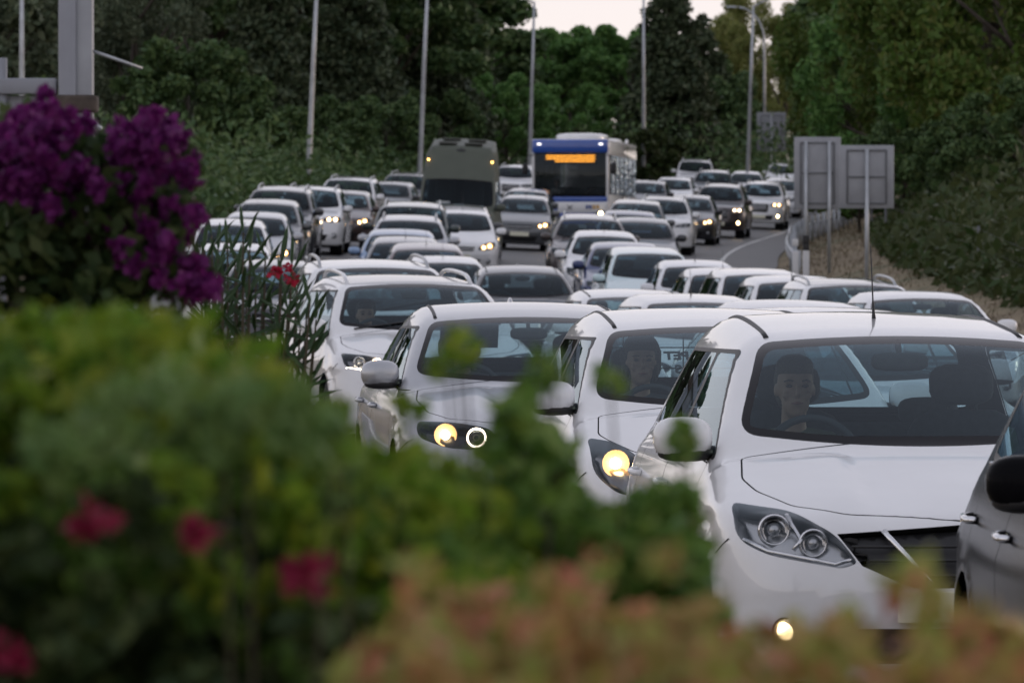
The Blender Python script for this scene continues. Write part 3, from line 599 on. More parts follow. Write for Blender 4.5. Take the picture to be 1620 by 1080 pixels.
def person_meshes():
    b=B(); hc=Vector((0,.055,.725))
    b.sup(hc+Vector((0,.012,.02)),(.076,.094,.098),.95,None,20,14); b.sup(hc+Vector((0,-.022,-.055)),(.058,.066,.068),.95,None,16,10); b.sup(hc+Vector((0,-.055,-.098)),(.030,.026,.022),1)
    b.tube([hc+Vector((0,-.088,.012)),hc+Vector((0,-.105,-.022)),hc+Vector((0,-.096,-.034))],[.009,.014,.012],8)          # nose
    for sg in (-1,1):
        b.sup(hc+Vector((sg*.078,.012,-.012)),(.008,.018,.026),.9,None,8,6); b.sup(hc+Vector((sg*.034,-.078,.028)),(.026,.014,.008),1,None,8,6); b.sup(hc+Vector((sg*.045,-.066,-.03)),(.02,.016,.016),1,None,8,6)
    b.sup(hc+Vector((0,-.084,-.060)),(.024,.012,.010),1,None,8,6)
    b.tube([(0,.115,.52),(0,.10,.58),(0,.07,.66)],[.062,.052,.052],12)
    b.tube([(0,.0,.04),(0,.05,.20),(0,.10,.36),(0,.12,.46),(0,.12,.53)],[.14,.125,.135,.12,.06],14); b.tube([(-.17,.115,.475),(0,.12,.49),(.17,.115,.475)],[.06,.075,.06],12)
    for sg in (-1,1):
        arm(b,sg,.05,.040,.026); b.tube([(sg*.085,0,.05),(sg*.12,-.25,.09),(sg*.14,-.44,.10),(sg*.14,-.58,-.08),(sg*.13,-.68,-.25)],[.085,.078,.056,.05,.038],12); b.sup((sg*.13,-.74,-.28),(.045,.12,.035),.8)
        p=Vector((sg*.158,-.395,.35)); b.sup(p,(.018,.038,.042),.8,Matrix.Rotation(sg*.3,3,'Z'),10,8)
        for k in range(4):
            q=p+Vector((0,-.022,.028-.018*k)); l=(.030,.034,.032,.025)[k]; b.tube([q,q+Vector((-sg*.004,-l*.8,.004)),q+Vector((-sg*.022,-l*1.15,0)),q+Vector((-sg*.036,-l*.85,-.003))],[.0085,.0082,.0078,.007],7)
        b.tube([p+Vector((-sg*.008,.012,.03)),p+Vector((-sg*.022,-.01,.045)),p+Vector((-sg*.034,-.03,.048))],[.0095,.009,.008],7)
    body=remeshed(b,.0075,'person_body',3)
    s=B(); s.tube([(0,.0,.03),(0,.05,.20),(0,.10,.36),(0,.12,.46),(0,.118,.525)],[.155,.145,.155,.14,.072],16); s.tube([(-.17,.115,.47),(0,.12,.485),(.17,.115,.47)],[.075,.09,.075],14)
    for sg in (-1,1): s.tube([(sg*.17,.11,.47),(sg*.215,.07,.42),(sg*.26,-.08,.25),(sg*.245,-.20,.26),(sg*.20,-.30,.30)],[.068,.066,.056,.052,.044],12)
    shirt=remeshed(s,.012,'shirt',4)
    tq=B()
    for sg in (-1,1): tq.tube([(sg*.08,.03,.05),(sg*.12,-.25,.09),(sg*.14,-.44,.10),(sg*.14,-.58,-.08),(sg*.13,-.68,-.25)],[.105,.092,.07,.064,.055],12)
    legs=remeshed(tq,.014,'trousers',3)
    h=B(); h.sup(hc+Vector((0,.014,.082)),(.079,.098,.056),.95,None,20,12); h.sup(hc+Vector((0,.035,.03)),(.084,.088,.085),.95,None,20,12); h.sup(hc+Vector((0,.06,-.02)),(.075,.055,.085),.9,None,16,10); short=remeshed(h,.01,'hair',2)
    h=B(); h.sup(hc+Vector((0,.016,.088)),(.088,.104,.056),.95,None,20,12); h.sup(hc+Vector((0,.045,.03)),(.092,.088,.095),.95,None,20,12)
    rr=random.Random(4)
    for k in range(60):
        a=rr.uniform(0,6.28); u=rr.uniform(-.6,1); q=math.sqrt(1-u*u); p=Vector((q*math.cos(a)*.088,.045+abs(q*math.sin(a))*.085-.02,.035+u*.10)); h.sup(hc+p,(.026,.026,.026),1,None,7,5)
    for sg in (-1,1): h.sup(hc+Vector((sg*.078,.035,-.04)),(.022,.045,.07),1,None,10,8)
    curly=remeshed(h,.01,'hair',1)
    f=B()
    for sg in (-1,1): f.sup(hc+Vector((sg*.034,-.083,.008)),(.013,.006,.006),1,None,8,6)
    eyes=[B().sup(hc+Vector((sg*.034,-.0815,.009)),(.0135,.006,.0065),1,None,8,6).mesh('eye') for sg in (-1,1)]
    brows=[B().tube([hc+Vector((sg*.018,-.092,.029)),hc+Vector((sg*.036,-.089,.033)),hc+Vector((sg*.054,-.078,.027))],[.0035,.0045,.0025],6).mesh('brow') for sg in (-1,1)]
    mouth=B().tube([hc+Vector((-.024,-.082,-.061)),hc+Vector((0,-.0955,-.060)),hc+Vector((.024,-.082,-.061))],[.003,.0065,.003],8).mesh('mouth')
    return dict(legs=legs,body=body,shirt=shirt,short=short,curly=curly,eyes=eyes,brows=brows,mouth=mouth)
PM=person_meshes()
def person(mw, label, shirt='shirt_olive', hair='short', hm='hairdark', group='drivers at the wheel'):
    root=obj('person',PM['body'],M['skin']); root.matrix_world=mw; tag(root,label,'person',group)
    obj('clothing',PM['shirt'],M[shirt],root); obj('trousers',PM['legs'],M['trouser'],root); obj('hair',PM[hair],M[hm],root)
    for e in PM['eyes']: obj('eye',e,M['eye'],root)
    for e in PM['brows']: obj('eyebrow',e,M[hm],root)
    obj('mouth',PM['mouth'],M['lip'],root); return root
# ------------------------------------------------------------------ the lie of the land
_d=np.arange(-60,1200,.5)
_zk=[-60,30,45,55,66,76,84,90,96,101,107,113,123,145,168,208,250,300,360,1200]
_zv=[0,0,.0,.0,.0,.0,.0,.06,.16,.30,.48,.64,.95,1.45,1.93,2.77,3.95,5.5,6.6,7.0]
_z=np.convolve(np.pad(np.interp(_d,_zk,_zv),12,'edge'),np.ones(25)/25,'valid')
_s=np.interp(_d,[-60,35,185,215,260,300,400,1200],[-.16,-.16,.1,.1,.03,-.04,-.12,-.12])
_x=np.cumsum(_s)*.5; _x-=np.interp(160,_d,_x)-5.2; _x+=np.interp(_d,[-60,120,150,1200],[0,0,.8,.8])
zg=lambda d:np.interp(d,_d,_z)
bank=lambda d:.045*np.interp(d,[-60,80,140,3000],[0,0,1,1])
xe=lambda d:np.interp(d,_d,_x)                       # right-hand edge line of the road
sl=lambda d:float(np.interp(d,_d,_s))
leftlat=lambda d:np.interp(d,[-60,0,60,110,200,260,600],[14.4,14.2,13.2,12.6,12.8,13.5,14])
def zland(X,d):
    X=np.asarray(X,float); d=np.asarray(d,float); lat=xe(d)-X; L=leftlat(d)
    z=zg(d)+bank(d)*np.clip(lat,0,L)-.085*np.interp(d,[38,54,68,80],[0,1,1,0])*np.interp(lat,[-3,0,6.5,9],[.3,1,1,0])      # shallow dip on the right
    r=np.clip(-lat-1.6,0,None); z=z+np.where(r>0,1.5*(1-np.exp(-r/5.0)),0)*np.interp(d,[40,80,150,260],[0.1,1,1,.4])
    l=np.clip(lat-L-.4,0,None); z=z+.9*(1-np.exp(-l/6.0))*np.interp(d,[0,60,140],[0,.1,1])
    return z
def at(px,d,py=None):
    """the point at depth d seen at photo column px (on the land, or at row py)"""
    X=(px-810)/FPX*d
    return Vector((X,d,float(zland(X,d)) if py is None else CAM_H+(HOR-py)/FPX*d))
def grid_mesh(name,xs,ys,zf,dz=0):
    n=len(xs[0]); vs=[];fs=[]
    for row,y in zip(xs,ys):
        for x in row: vs.append((x,y,float(zf(x,y))+dz))
    for i in range(len(ys)-1):
        for k in range(n-1): fs.append((i*n+k,i*n+k+1,(i+1)*n+k+1,(i+1)*n+k))
    return mk_mesh(name,vs,fs)
def ground_mat(name,cols,scale,rough=.95,bump=.6,dist=.03):
    m=bpy.data.materials.new(name); m.use_nodes=True; t=m.node_tree; b=t.nodes['Principled BSDF']; b.inputs['Roughness'].default_value=rough
    tc=t.nodes.new('ShaderNodeTexCoord'); n1=t.nodes.new('ShaderNodeTexNoise'); n1.inputs['Scale'].default_value=scale; n1.inputs['Detail'].default_value=8
    n2=t.nodes.new('ShaderNodeTexNoise'); n2.inputs['Scale'].default_value=scale*14; n2.inputs['Detail'].default_value=4
    mx=t.nodes.new('ShaderNodeMath'); mx.operation='MULTIPLY_ADD'; mx.inputs[1].default_value=.35
    t.links.new(tc.outputs['Object'],n1.inputs['Vector']); t.links.new(tc.outputs['Object'],n2.inputs['Vector']); t.links.new(n2.outputs[0],mx.inputs[0]); t.links.new(n1.outputs[0],mx.inputs[2])
    cr=t.nodes.new('ShaderNodeValToRGB'); e=cr.color_ramp.elements; e[0].position=.45; e[0].color=(*cols[0],1); e[1].position=.85; e[1].color=(*cols[-1],1)
    for k,c in enumerate(cols[1:-1]): q=e.new(.45+.4*(k+1)/(len(cols)-1)); q.color=(*c,1)
    t.links.new(mx.outputs[0],cr.inputs[0]); t.links.new(cr.outputs[0],b.inputs['Base Color'])
    bp=t.nodes.new('ShaderNodeBump'); bp.inputs['Strength'].default_value=bump; bp.inputs['Distance'].default_value=dist; t.links.new(n2.outputs[0],bp.inputs['Height']); t.links.new(bp.outputs[0],b.inputs['Normal'])
    return m
ys=np.concatenate([np.arange(-40,330,4),np.array([340,360,400,460,560,750,1100,1800,3500])])
uu=np.concatenate([[-2500,-900,-300,-120,-60,-35,-22],np.arange(-16,-1.5,1.5),np.linspace(-1.5,14.5,17),np.arange(15.5,30,2.),[34,45,70,120,300,900,2500]])
def xrow(y): return [float(xe(min(y,1100))-u) for u in uu[::-1]]
gm=grid_mesh('ground',[xrow(y) for y in ys],ys,lambda x,y:zland(x,min(y,1100)),-.03)
o=obj('ground',gm,ground_mat('dry_verge',[(.10,.075,.045),(.17,.13,.08),(.24,.19,.115),(.09,.095,.045)],.35)); tag(o,kind='structure')
yr=np.arange(-30,330,2.0)
rm=grid_mesh('road',[[float(xe(y)-u) for u in np.linspace(float(leftlat(y)),-1.5,18)] for y in yr],yr,zland,.004)
o=obj('road',rm,ground_mat('asphalt',[(.050,.050,.052),(.062,.062,.064),(.075,.074,.074)],.6,.55,.25,.006)); tag(o,kind='structure')
pm=mat('road_paint',(.62,.62,.60),.6,noise=.15,nscale=6)
def stripe(name,lat,d0,d1,w=.14,step=1.5):
    y=np.arange(d0,d1+.01,step); tag(obj(name,grid_mesh(name,[[float(xe(t)-lat(t)-w/2),float(xe(t)-lat(t)+w/2)] for t in y],y,zland,.009),pm),kind='structure')
stripe('edge_line',lambda t:0,20,325); stripe('edge_line',lambda t:float(leftlat(t))-.35,-10,325)
for ln in (1,2):
    for d0 in np.arange(20,300,12.): stripe('lane_line',lambda t,ln=ln:ln*float(leftlat(t)-.3)/3,d0,d0+4,.12,1.)
# ------------------------------------------------------------------ leaves
def leafmat(name,cols,transl=.3,rough=.55):
    m=bpy.data.materials.new(name); m.use_nodes=True; t=m.node_tree; b=t.nodes['Principled BSDF']; b.inputs['Roughness'].default_value=rough; b.inputs['Specular IOR Level'].default_value=.25
    g=t.nodes.new('ShaderNodeNewGeometry'); cr=t.nodes.new('ShaderNodeValToRGB'); e=cr.color_ramp.elements
    for k,c in enumerate(cols):
        q=e[k] if k<2 else e.new(1.); q.position=k/(len(cols)-1); q.color=(*c,1)
    t.links.new(g.outputs['Random Per Island'],cr.inputs[0]); t.links.new(cr.outputs[0],b.inputs['Base Color'])
    tr=t.nodes.new('ShaderNodeBsdfTranslucent'); t.links.new(cr.outputs[0],tr.inputs[0]); mx=t.nodes.new('ShaderNodeMixShader'); mx.inputs[0].default_value=transl
    t.links.new(b.outputs[0],mx.inputs[1]); t.links.new(tr.outputs[0],mx.inputs[2]); t.links.new(mx.outputs[0],t.nodes['Material Output'].inputs[0]); return m
def fastmesh(name,V,nq):
    me=bpy.data.meshes.new(name); me.vertices.add(len(V)); me.vertices.foreach_set('co',V.astype(np.float32).ravel()); n=len(V)//nq
    me.loops.add(n*nq); me.loops.foreach_set('vertex_index',np.arange(n*nq,dtype=np.int32)); me.polygons.add(n); me.polygons.foreach_set('loop_start',np.arange(0,n*nq,nq,dtype=np.int32)); me.update(calc_edges=True); return me
def leaves(name,C,size,asp=.5,rng=RNG,dirs=None,droop=0.):
    """kite-shaped leaves with their midpoint at C"""
    n=len(C); a=rng.normal(size=(n,3)); 
    if dirs is not None: a=a*.55+dirs
    a[:,2]-=droop; a/=np.linalg.norm(a,axis=1)[:,None]; b=np.cross(a,rng.normal(size=(n,3))); b/=np.maximum(np.linalg.norm(b,axis=1),1e-6)[:,None]
    s=(size*rng.uniform(.7,1.3,n))[:,None]; c=np.cross(a,b)*s*.08
    V=np.stack([C-a*s*.5,C+b*s*asp*.5+a*s*.05+c,C+a*s*.5,C-b*s*asp*.5+a*s*.05+c],1).reshape(-1,3); return fastmesh(name,V,4)
def blob_points(blobs,n,rng,shell=.55):
    w=np.array([b[3]**2*1. for b in blobs]); w/=w.sum(); k=rng.choice(len(blobs),n,p=w); P=np.array([b[:3] for b in blobs])[k]; R=np.array([b[3] for b in blobs])[k]; fl=np.array([b[4] if len(b)>4 else 1. for b in blobs])[k]
    u=rng.normal(size=(n,3)); u/=np.linalg.norm(u,axis=1)[:,None]; r=(shell+(1-shell)*rng.uniform(0,1,n))*R; u2=u*r[:,None]; u2[:,2]*=fl; return P+u2,u
LEAF=dict(
 forest=leafmat('leaves_dark',[(0.05, 0.094, 0.035), (0.081, 0.142, 0.049), (0.122, 0.175, 0.061)],.15), olive=leafmat('leaves_greygreen',[(0.079, 0.112, 0.066), (0.124, 0.158, 0.095), (0.169, 0.191, 0.113)],.2), pine=leafmat('leaves_pine',[(0.069, 0.161, 0.045), (0.124, 0.25, 0.067), (0.164, 0.293, 0.079)],.25),
 lime=leafmat('leaves_yellowgreen',[(0.138, 0.179, 0.048), (0.207, 0.235, 0.069), (0.262, 0.262, 0.097)],.35), warm=leafmat('leaves_warm',[(0.072, 0.133, 0.024), (0.107, 0.175, 0.034), (0.143, 0.154, 0.039)],.3), conifer=leafmat('leaves_conifer',[(0.038, 0.062, 0.032), (0.066, 0.091, 0.044), (0.098, 0.119, 0.061)],.1),
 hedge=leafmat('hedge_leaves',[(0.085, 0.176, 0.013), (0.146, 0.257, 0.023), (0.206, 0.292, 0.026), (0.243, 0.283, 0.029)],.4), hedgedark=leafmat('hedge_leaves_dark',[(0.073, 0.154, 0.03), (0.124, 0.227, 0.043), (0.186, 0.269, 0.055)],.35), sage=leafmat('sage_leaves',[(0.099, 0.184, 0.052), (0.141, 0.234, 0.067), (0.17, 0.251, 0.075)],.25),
 red=leafmat('reddish_leaves',[(.46,.13,.10),(.36,.30,.08),(.28,.36,.08),(.50,.23,.14),(.22,.30,.06)],.4), boug_shade=leafmat('bougainvillea_and_shade_leaves',[(0.026, 0.052, 0.018), (0.052, 0.085, 0.026), (0.091, 0.117, 0.039)],.3), bract=leafmat('bracts',[(0.108, 0.006, 0.097), (0.141, 0.012, 0.128), (0.175, 0.021, 0.148), (0.084, 0.004, 0.084)],.35),  # bougainvillea leaf colour, used too as painted shade in the hedge
 olea=leafmat('oleander_leaves',[(0.026, 0.055, 0.022), (0.044, 0.085, 0.031)],.2), pinkp=leafmat('pink_petals',[(0.224, 0.011, 0.045), (0.291, 0.022, 0.067)],.3), redp=leafmat('red_petals',[(0.36, 0.01, 0.036), (0.45, 0.02, 0.06)],.3), scrub=leafmat('scrub_leaves',[(0.038, 0.054, 0.018), (0.065, 0.082, 0.028), (0.032, 0.064, 0.015)],.25), dry=leafmat('dry_grass',[(0.11, 0.083, 0.047), (0.154, 0.118, 0.069), (0.083, 0.072, 0.033)],.3))
M['bark']=mat('bark',(.06,.048,.038),.95,noise=.3,nscale=4,bump=.6); M['twig']=mat('twig',(.05,.04,.022),.9)
def tree_meshes(kind,h,w,seed,n):
    """trunk and limbs, crown; base at the origin, h tall, w wide"""
    rng=np.random.RandomState(seed); blobs=[]; tr=B(); r=w/2
    if kind=='conifer':
        for k in range(34):
            t=k/33; z=h*(.06+.92*t); rr=r*(1-t)**.75*1.0+.15; a=rng.uniform(0,6.28)
            for q in range(3): a2=a+q*2.1+rng.uniform(-.4,.4); e=rr*rng.uniform(.45,.85); blobs.append((e*math.cos(a2),e*math.sin(a2),z+rng.uniform(-.3,.3),rr*.42+.25,.55))
        size=.44; asp=.5
    elif kind=='pine':
        for k in range(46):
            a=rng.uniform(0,6.28); e=math.sqrt(rng.uniform(0,1)); z=h*(.42+.52*rng.uniform(0,1)**.8); lim=r*math.sqrt(max(.08,1-((z/h-.62)/.42)**2)); blobs.append((e*lim*math.cos(a),e*lim*math.sin(a),z,rng.uniform(.6,1.15)*w*.10,.62))
        size=.40; asp=.55
    elif kind=='round':
        for k in range(52):
            a=rng.uniform(0,6.28); u=rng.uniform(-.85,1); e=rng.uniform(.5,1)**.6; q=math.sqrt(1-u*u); blobs.append((r*e*q*math.cos(a),r*e*q*math.sin(a),h*(.55+.43*u*e),rng.uniform(.8,1.35)*w*.085,.8))
        size=.40; asp=.6
    else:      # drooping, loose
        for k in range(60):
            a=rng.uniform(0,6.28); e=rng.uniform(.15,1)**.6; z=h*rng.uniform(.16,.97); lim=r*math.sqrt(max(.1,1-((z/h-.55)/.5)**2)); blobs.append((e*lim*math.cos(a),e*lim*math.sin(a),z,rng.uniform(.7,1.2)*w*.085,1.25))
        size=.30; asp=.42
    P,u=blob_points(blobs,n,rng,.35); crown=leaves('crown',P,size,asp,rng,None,.5 if kind=='droop' else 0)
    top=h*(.9 if kind=='conifer' else .7); tr.tube([(0,0,-.6),(rng.uniform(-.1,.1),0,h*.2),(rng.uniform(-.25,.25),rng.uniform(-.2,.2),h*.45),(0,0,top)],[h*.026,h*.02,h*.014,h*.004],9)
    for b in blobs[::3]:
        z0=max(h*.15,b[2]-abs(r)*.7); tr.tube([(0,0,min(z0,top*.95)),(b[0]*.5,b[1]*.5,(z0+b[2])/2),(b[0],b[1],b[2])],[h*.008,h*.005,h*.002],5)
    return tr.mesh('trunk'),crown
TREES=[('conifer',14,6.5,1,22000),('conifer',13,7.5,2,22000),('round',11,10,3,22000),('round',9,9,4,20000),('pine',11,9,5,22000),('pine',12,11,6,22000),('droop',14,11,7,36000),('droop',12,10,8,36000),('round',4.5,6,9,12000)]
TM=[tree_meshes(*t) for t in TREES]
def tree(i,px,d,top,leaf,label,name,rz=0,wide=1.,group=None,cat='tree',dx=None):
    p=at(px,d) if dx is None else Vector((dx,d,float(zland(dx,d)))); hz=CAM_H+(HOR-top)/FPX*d-p.z; k=hz/TREES[i][1]
    e=empty(name,p,rz,label,cat,group); e.scale=(k*wide,k*wide,k); obj('trunk',TM[i][0],M['bark'],e); c=obj('crown',TM[i][1],LEAF[leaf],e); return e
LW='tall dark trees along the left of the road'
for a in [
 (2,-60,205,-150,'olive','grey green broad tree behind the steel sign frame at the left edge','broadleaf_tree'),(2,90,222,-60,'olive','rounded grey green tree rising just behind the wide sign column','broadleaf_tree'),
 (6,215,215,-90,'olive','loose grey green tree right of the sign column, above the purple bush','broadleaf_tree'),(3,300,205,60,'forest','lower dark tree above the right side of the purple bush','broadleaf_tree'),
 (5,335,240,-160,'forest','tall dark tree between the sign column and the leftmost full lamp post','evergreen_tree'),(0,420,232,-120,'conifer','dark conifer left of the lamp post over the white estate cars','conifer_tree'),
 (4,470,250,-160,'forest','dark evergreen right behind the lamp post over the white cars','evergreen_tree'),(1,545,238,-110,'conifer','dark conifer between the two lamp posts on the left','conifer_tree'),
 (5,600,255,-130,'forest','broad dark evergreen left of the lamp post beside the tall van','evergreen_tree'),(1,672,262,-90,'conifer','ragged dark conifer behind the lamp post beside the tall van','conifer_tree'),
 (0,728,290,-40,'conifer','dark conifer with open drooping tip at the left edge of the sky','conifer_tree'),
 (3,20,190,120,'forest','low dark bushy tree behind the sign panel at far left','broadleaf_tree'),(3,400,205,120,'forest','low dark bushy tree above the parked line of silver cars','broadleaf_tree'),(3,520,215,150,'forest','low dark rounded tree behind the white estate and brown car','broadleaf_tree'),(3,610,225,150,'forest','low dark rounded tree above the dark car left of the van','broadleaf_tree'),(3,690,250,140,'forest','low dark tree directly behind the tall van roof','broadleaf_tree')]:
    tree(*a,rz=RNG.uniform(0,6),group=LW)
for k,(px,d,top,i) in enumerate([(0,275,-90,2),(130,280,-80,5),(250,285,-100,2),(370,290,-110,2),(480,295,-100,5),(580,300,-110,2),(660,310,-60,2),(60,300,60,3),(310,300,60,3),(450,310,60,3),(560,310,60,3),(640,315,80,3)]):
    tree(i,px,d,top,'forest',['deep background tree behind the sign frame, far left','second deep background tree behind the sign column','deep background tree between sign column and first full lamp post','deep background tree left of the first full lamp post','deep background tree right of the first full lamp post','deep background tree midway between the two left lamp posts','deep background tree left of the sky gap','low filler tree deep behind the sign column','low filler tree deep behind the purple bush','low filler tree deep behind the silver cars','low filler tree deep behind the white estates','low filler tree deep behind the lamp post by the van'][k],'background_tree',RNG.uniform(0,6),1.35,LW)
CW='green pines behind the bus'
for a in [(2,800,270,112,'pine','rounded green pine lower than the rest, left of the lamp post behind the bus','pine_tree'),(4,815,330,38,'pine','green pine touching the sky left of the lamp post behind the bus','pine_tree'),(5,880,320,36,'pine','broad green pine under the open sky, directly above the bus','pine_tree'),
 (4,945,335,52,'pine','green pine under the sky between the bus and the tall dark conifer','pine_tree'),(2,900,285,130,'pine','dark green tree filling the space right above the bus roof','broadleaf_tree'),(4,1000,315,34,'pine','green pine at the left flank of the tall dark conifer','pine_tree'),
 (0,1058,285,-70,'conifer','tallest dark conifer, right of the bus, crossing the sky','conifer_tree'),(1,1110,312,20,'conifer','dark conifer on the right flank of the tallest conifer','conifer_tree'),(3,1050,300,130,'forest','dark bushy tree at the foot of the tallest conifer','broadleaf_tree'),(3,1125,312,120,'forest','dark bushy tree behind the line of cars left of the curved lamp','broadleaf_tree'),(2,850,350,70,'forest','dark deep background tree behind the pines left above the bus','background_tree'),(2,960,350,75,'forest','dark deep background tree behind the pines right above the bus','background_tree'),(2,1040,340,60,'forest','dark deep background tree behind the tallest conifer','background_tree'),(2,770,340,90,'forest','dark deep background tree left of the rounded pine','background_tree'),(2,1120,340,90,'forest','dark deep background tree left of the pale yellow green tree','background_tree'),(8,1015,262,205,'scrub','low olive green shrub just right of the bus rear','shrub')]:
    tree(*a,rz=RNG.uniform(0,6),group=CW)
for a in [(2,-230,230,-120,'olive','grey green tree just beyond the left edge of the view','broadleaf_tree'),(5,-420,240,-140,'forest','dark evergreen farther beyond the left edge of the view','evergreen_tree'),(7,1790,170,-260,'warm','green tree just beyond the right edge of the view','broadleaf_tree'),(6,1960,180,-240,'forest','dark tree farther beyond the right edge of the view','broadleaf_tree')]:
    tree(*a,rz=RNG.uniform(0,6),group='trees at the ends of the woodland')
RW='trees on the right bank'
for a in [(6,1195,400,-5,'lime','pale yellow green tree far behind the curved lamp post','broadleaf_tree'),(7,1240,360,20,'lime','pale green tree between the curved lamp and the right bank','broadleaf_tree'),(2,1300,345,150,'warm','rounded green tree behind the distant square sign','broadleaf_tree'),
 (6,1400,240,-140,'warm','green drooping tree above the pair of square signs','broadleaf_tree'),(7,1480,205,-170,'pine','dark green tree right above the nearer square sign','broadleaf_tree'),(6,1570,175,-260,'warm','tall green and brown tree toward the upper right corner','broadleaf_tree'),(7,1640,160,-300,'warm','big dark tree cut by the right edge of the picture','broadleaf_tree'),
 (3,1360,180,235,'pine','bushy green tree directly behind the two square signs','broadleaf_tree'),(3,1430,165,190,'forest','dark bushy tree right of the nearer square sign','broadleaf_tree'),(3,1530,150,170,'forest','dark bushy tree above the dry bank at right','broadleaf_tree'),(2,1620,140,120,'forest','dark spreading tree low at the right edge','broadleaf_tree'),(3,1315,205,262,'warm','low green bush beside the wide square sign and the guard rail','shrub')]:
    tree(*a,rz=RNG.uniform(0,6),group=RW)
for k,(px,d,top,i) in enumerate([(1430,320,-60,2),(1500,280,-120,2),(1540,250,-150,2),(1590,230,-180,2),(1420,300,60,3),(1480,260,60,3),(1570,230,60,3)]):
    tree(i,px,d,top,'forest',['tall background tree above the taller square sign','tall background tree above the nearer square sign','tall background tree midway over the right bank','tall background tree in the upper right corner','low background tree behind the square signs','low background tree midway behind the right bank','low background tree at the right edge behind the bank'][k],'background_tree',RNG.uniform(0,6),1.3,RW)
# undergrowth and dry grass
def scatter(name,n,fx,hgt,leaf,label,size,asp=.12,per=1,droop=-.9):
    P=np.array([fx() for _ in range(n)]); z=zland(P[:,0],P[:,1]); C=np.stack([P[:,0],P[:,1],z+RNG.uniform(.0,1,n)*hgt(P)],1)
    me=leaves(name,C,size,asp,RNG,np.tile([0,0,.9],(n,1)) if droop<0 else None); o=obj(name,me,LEAF[leaf]); tag(o,label,'vegetation',kind='stuff'); return o
def right_strip():
    d=60+200*RNG.uniform()**1.3; return (float(xe(d))+1.8+min(abs(RNG.normal()),2.0)*3.5,d)
scatter('dry_grass',9000,right_strip,lambda P:.10+0*P[:,0],'dry','straw coloured dry grass on the right bank',.16)
def right_scrub():
    d=95+170*RNG.uniform(); return (float(xe(d))+4.0+min(abs(RNG.normal()),2.0)*3.5,d)
scatter('undergrowth',26000,right_scrub,lambda P:.35+2.8*np.clip((P[:,0]-xe(P[:,1])-4.2)/3.5,0,1)*RNG.uniform(.3,1,len(P)),'scrub','dark scrubby undergrowth along the foot of the right bank trees',.30,.45,1,1)
def left_scrub():
    d=120+150*RNG.uniform(); return (float(xe(d))-float(leftlat(d))-1.2-min(abs(RNG.normal()),2.0)*4,d)
scatter('undergrowth',36000,left_scrub,lambda P:.4+3.0*np.clip((xe(P[:,1])-leftlat(P[:,1])-P[:,0])/5,0,1)*RNG.uniform(.3,1,len(P)),'forest','dark undergrowth below the trees on the left side',.32,.45,1,1)
def far_scrub():
    d=268+70*RNG.uniform(); return (RNG.uniform(-25,15),d)
scatter('undergrowth',30000,far_scrub,lambda P:.5+3.6*RNG.uniform(.2,1,len(P)),'forest','dark undergrowth below the pines behind the bus',.34,.45,1,1)
# ------------------------------------------------------------------ foreground shrubs
def volume(n,x0,x1,d0,d1,topf,depth,rng,pw=1.6):
    """leaf positions inside a shrub: column px, depth d, up to the outline topf(px)"""
    px=rng.uniform(x0,x1,n); d=rng.uniform(d0,d1,n); dm=(d0+d1)/2; t=np.array([topf(p) for p in px]); y=t+depth*rng.uniform(0,1,n)**pw
    X=(px-810)/FPX*dm; Z=CAM_H+(HOR-y)/FPX*dm; return np.stack([X,d,Z-(d-dm)*.0],1)
def shrub_stems(name,parent,X0,X1,d0,d1,ztop,n,rng,r=.006):
    for k in range(n):
        x=rng.uniform(X0,X1); d=rng.uniform(d0,d1); z0=float(zland(x,d))-.03; zt=ztop(x); b=B().tube([(x,d,z0),(x+rng.uniform(-.05,.05),d+rng.uniform(-.05,.05),z0+(zt-z0)*.5),(x+rng.uniform(-.1,.1),d+rng.uniform(-.1,.1),zt)],[r*1.6,r*1.2,r*.5],6); b.build('stem',M['twig'],parent)
def blossom(parent,p,r,leaf,n,rng,name='blossom'):
    u=rng.normal(size=(n,3)); u/=np.linalg.norm(u,axis=1)[:,None]; C=np.array(p)+u*r*rng.uniform(.3,1,n)[:,None]; return obj(name,leaves(name,C,r*.9,.8,rng,u),LEAF[leaf],parent)
def interp(xs,ys): return lambda p:float(np.interp(p,xs,ys))
rg=np.random.RandomState(5)
wob=lambda p,a,f,s:a*(math.sin(p*f+s)+.6*math.sin(p*f*2.3+s*2))
def clumps(nc,per,x0,x1,d0,d1,topf,depth,r,rng,pw=1.3):
    c=volume(nc,x0,x1,d0,d1,topf,depth,rng,pw); P=np.repeat(c,per,0); u=rng.normal(size=(len(P),3)); u/=np.linalg.norm(u,axis=1)[:,None]
    return P+u*(r*rng.uniform(.35,1,len(P))[:,None])*np.repeat(rng.uniform(.7,1.4,nc),per)[:,None]
# left hedge: its deep shade low down is put into darker leaves
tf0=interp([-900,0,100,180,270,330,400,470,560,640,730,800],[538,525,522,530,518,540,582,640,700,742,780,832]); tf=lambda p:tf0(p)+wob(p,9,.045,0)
e=empty('hedge_shrub',(-.5,5.2,float(zland(-.5,5.2))),0,'large yellow green hedge shrub with a few pink blossoms, blurred at lower left','shrub','foreground shrubs'); off=e.location
def sub(pts): return pts-np.array(off)
C=clumps(300,22,-700,820,4.75,5.6,tf,330,.026,rg,1.5); o=obj('foliage',leaves('foliage',sub(C),.030,.62,rg),LEAF['hedge'],e); o['kind']='stuff'
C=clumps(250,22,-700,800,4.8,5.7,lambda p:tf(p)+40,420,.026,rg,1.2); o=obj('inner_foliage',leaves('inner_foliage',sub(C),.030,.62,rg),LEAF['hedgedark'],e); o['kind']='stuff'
C=volume(11000,-700,760,5.5,6.1,lambda p:tf(p)+45,760,rg,1.0); o=obj('back_foliage',leaves('back_foliage',sub(C),.036,.62,rg),LEAF['boug_shade'],e); o['kind']='stuff'
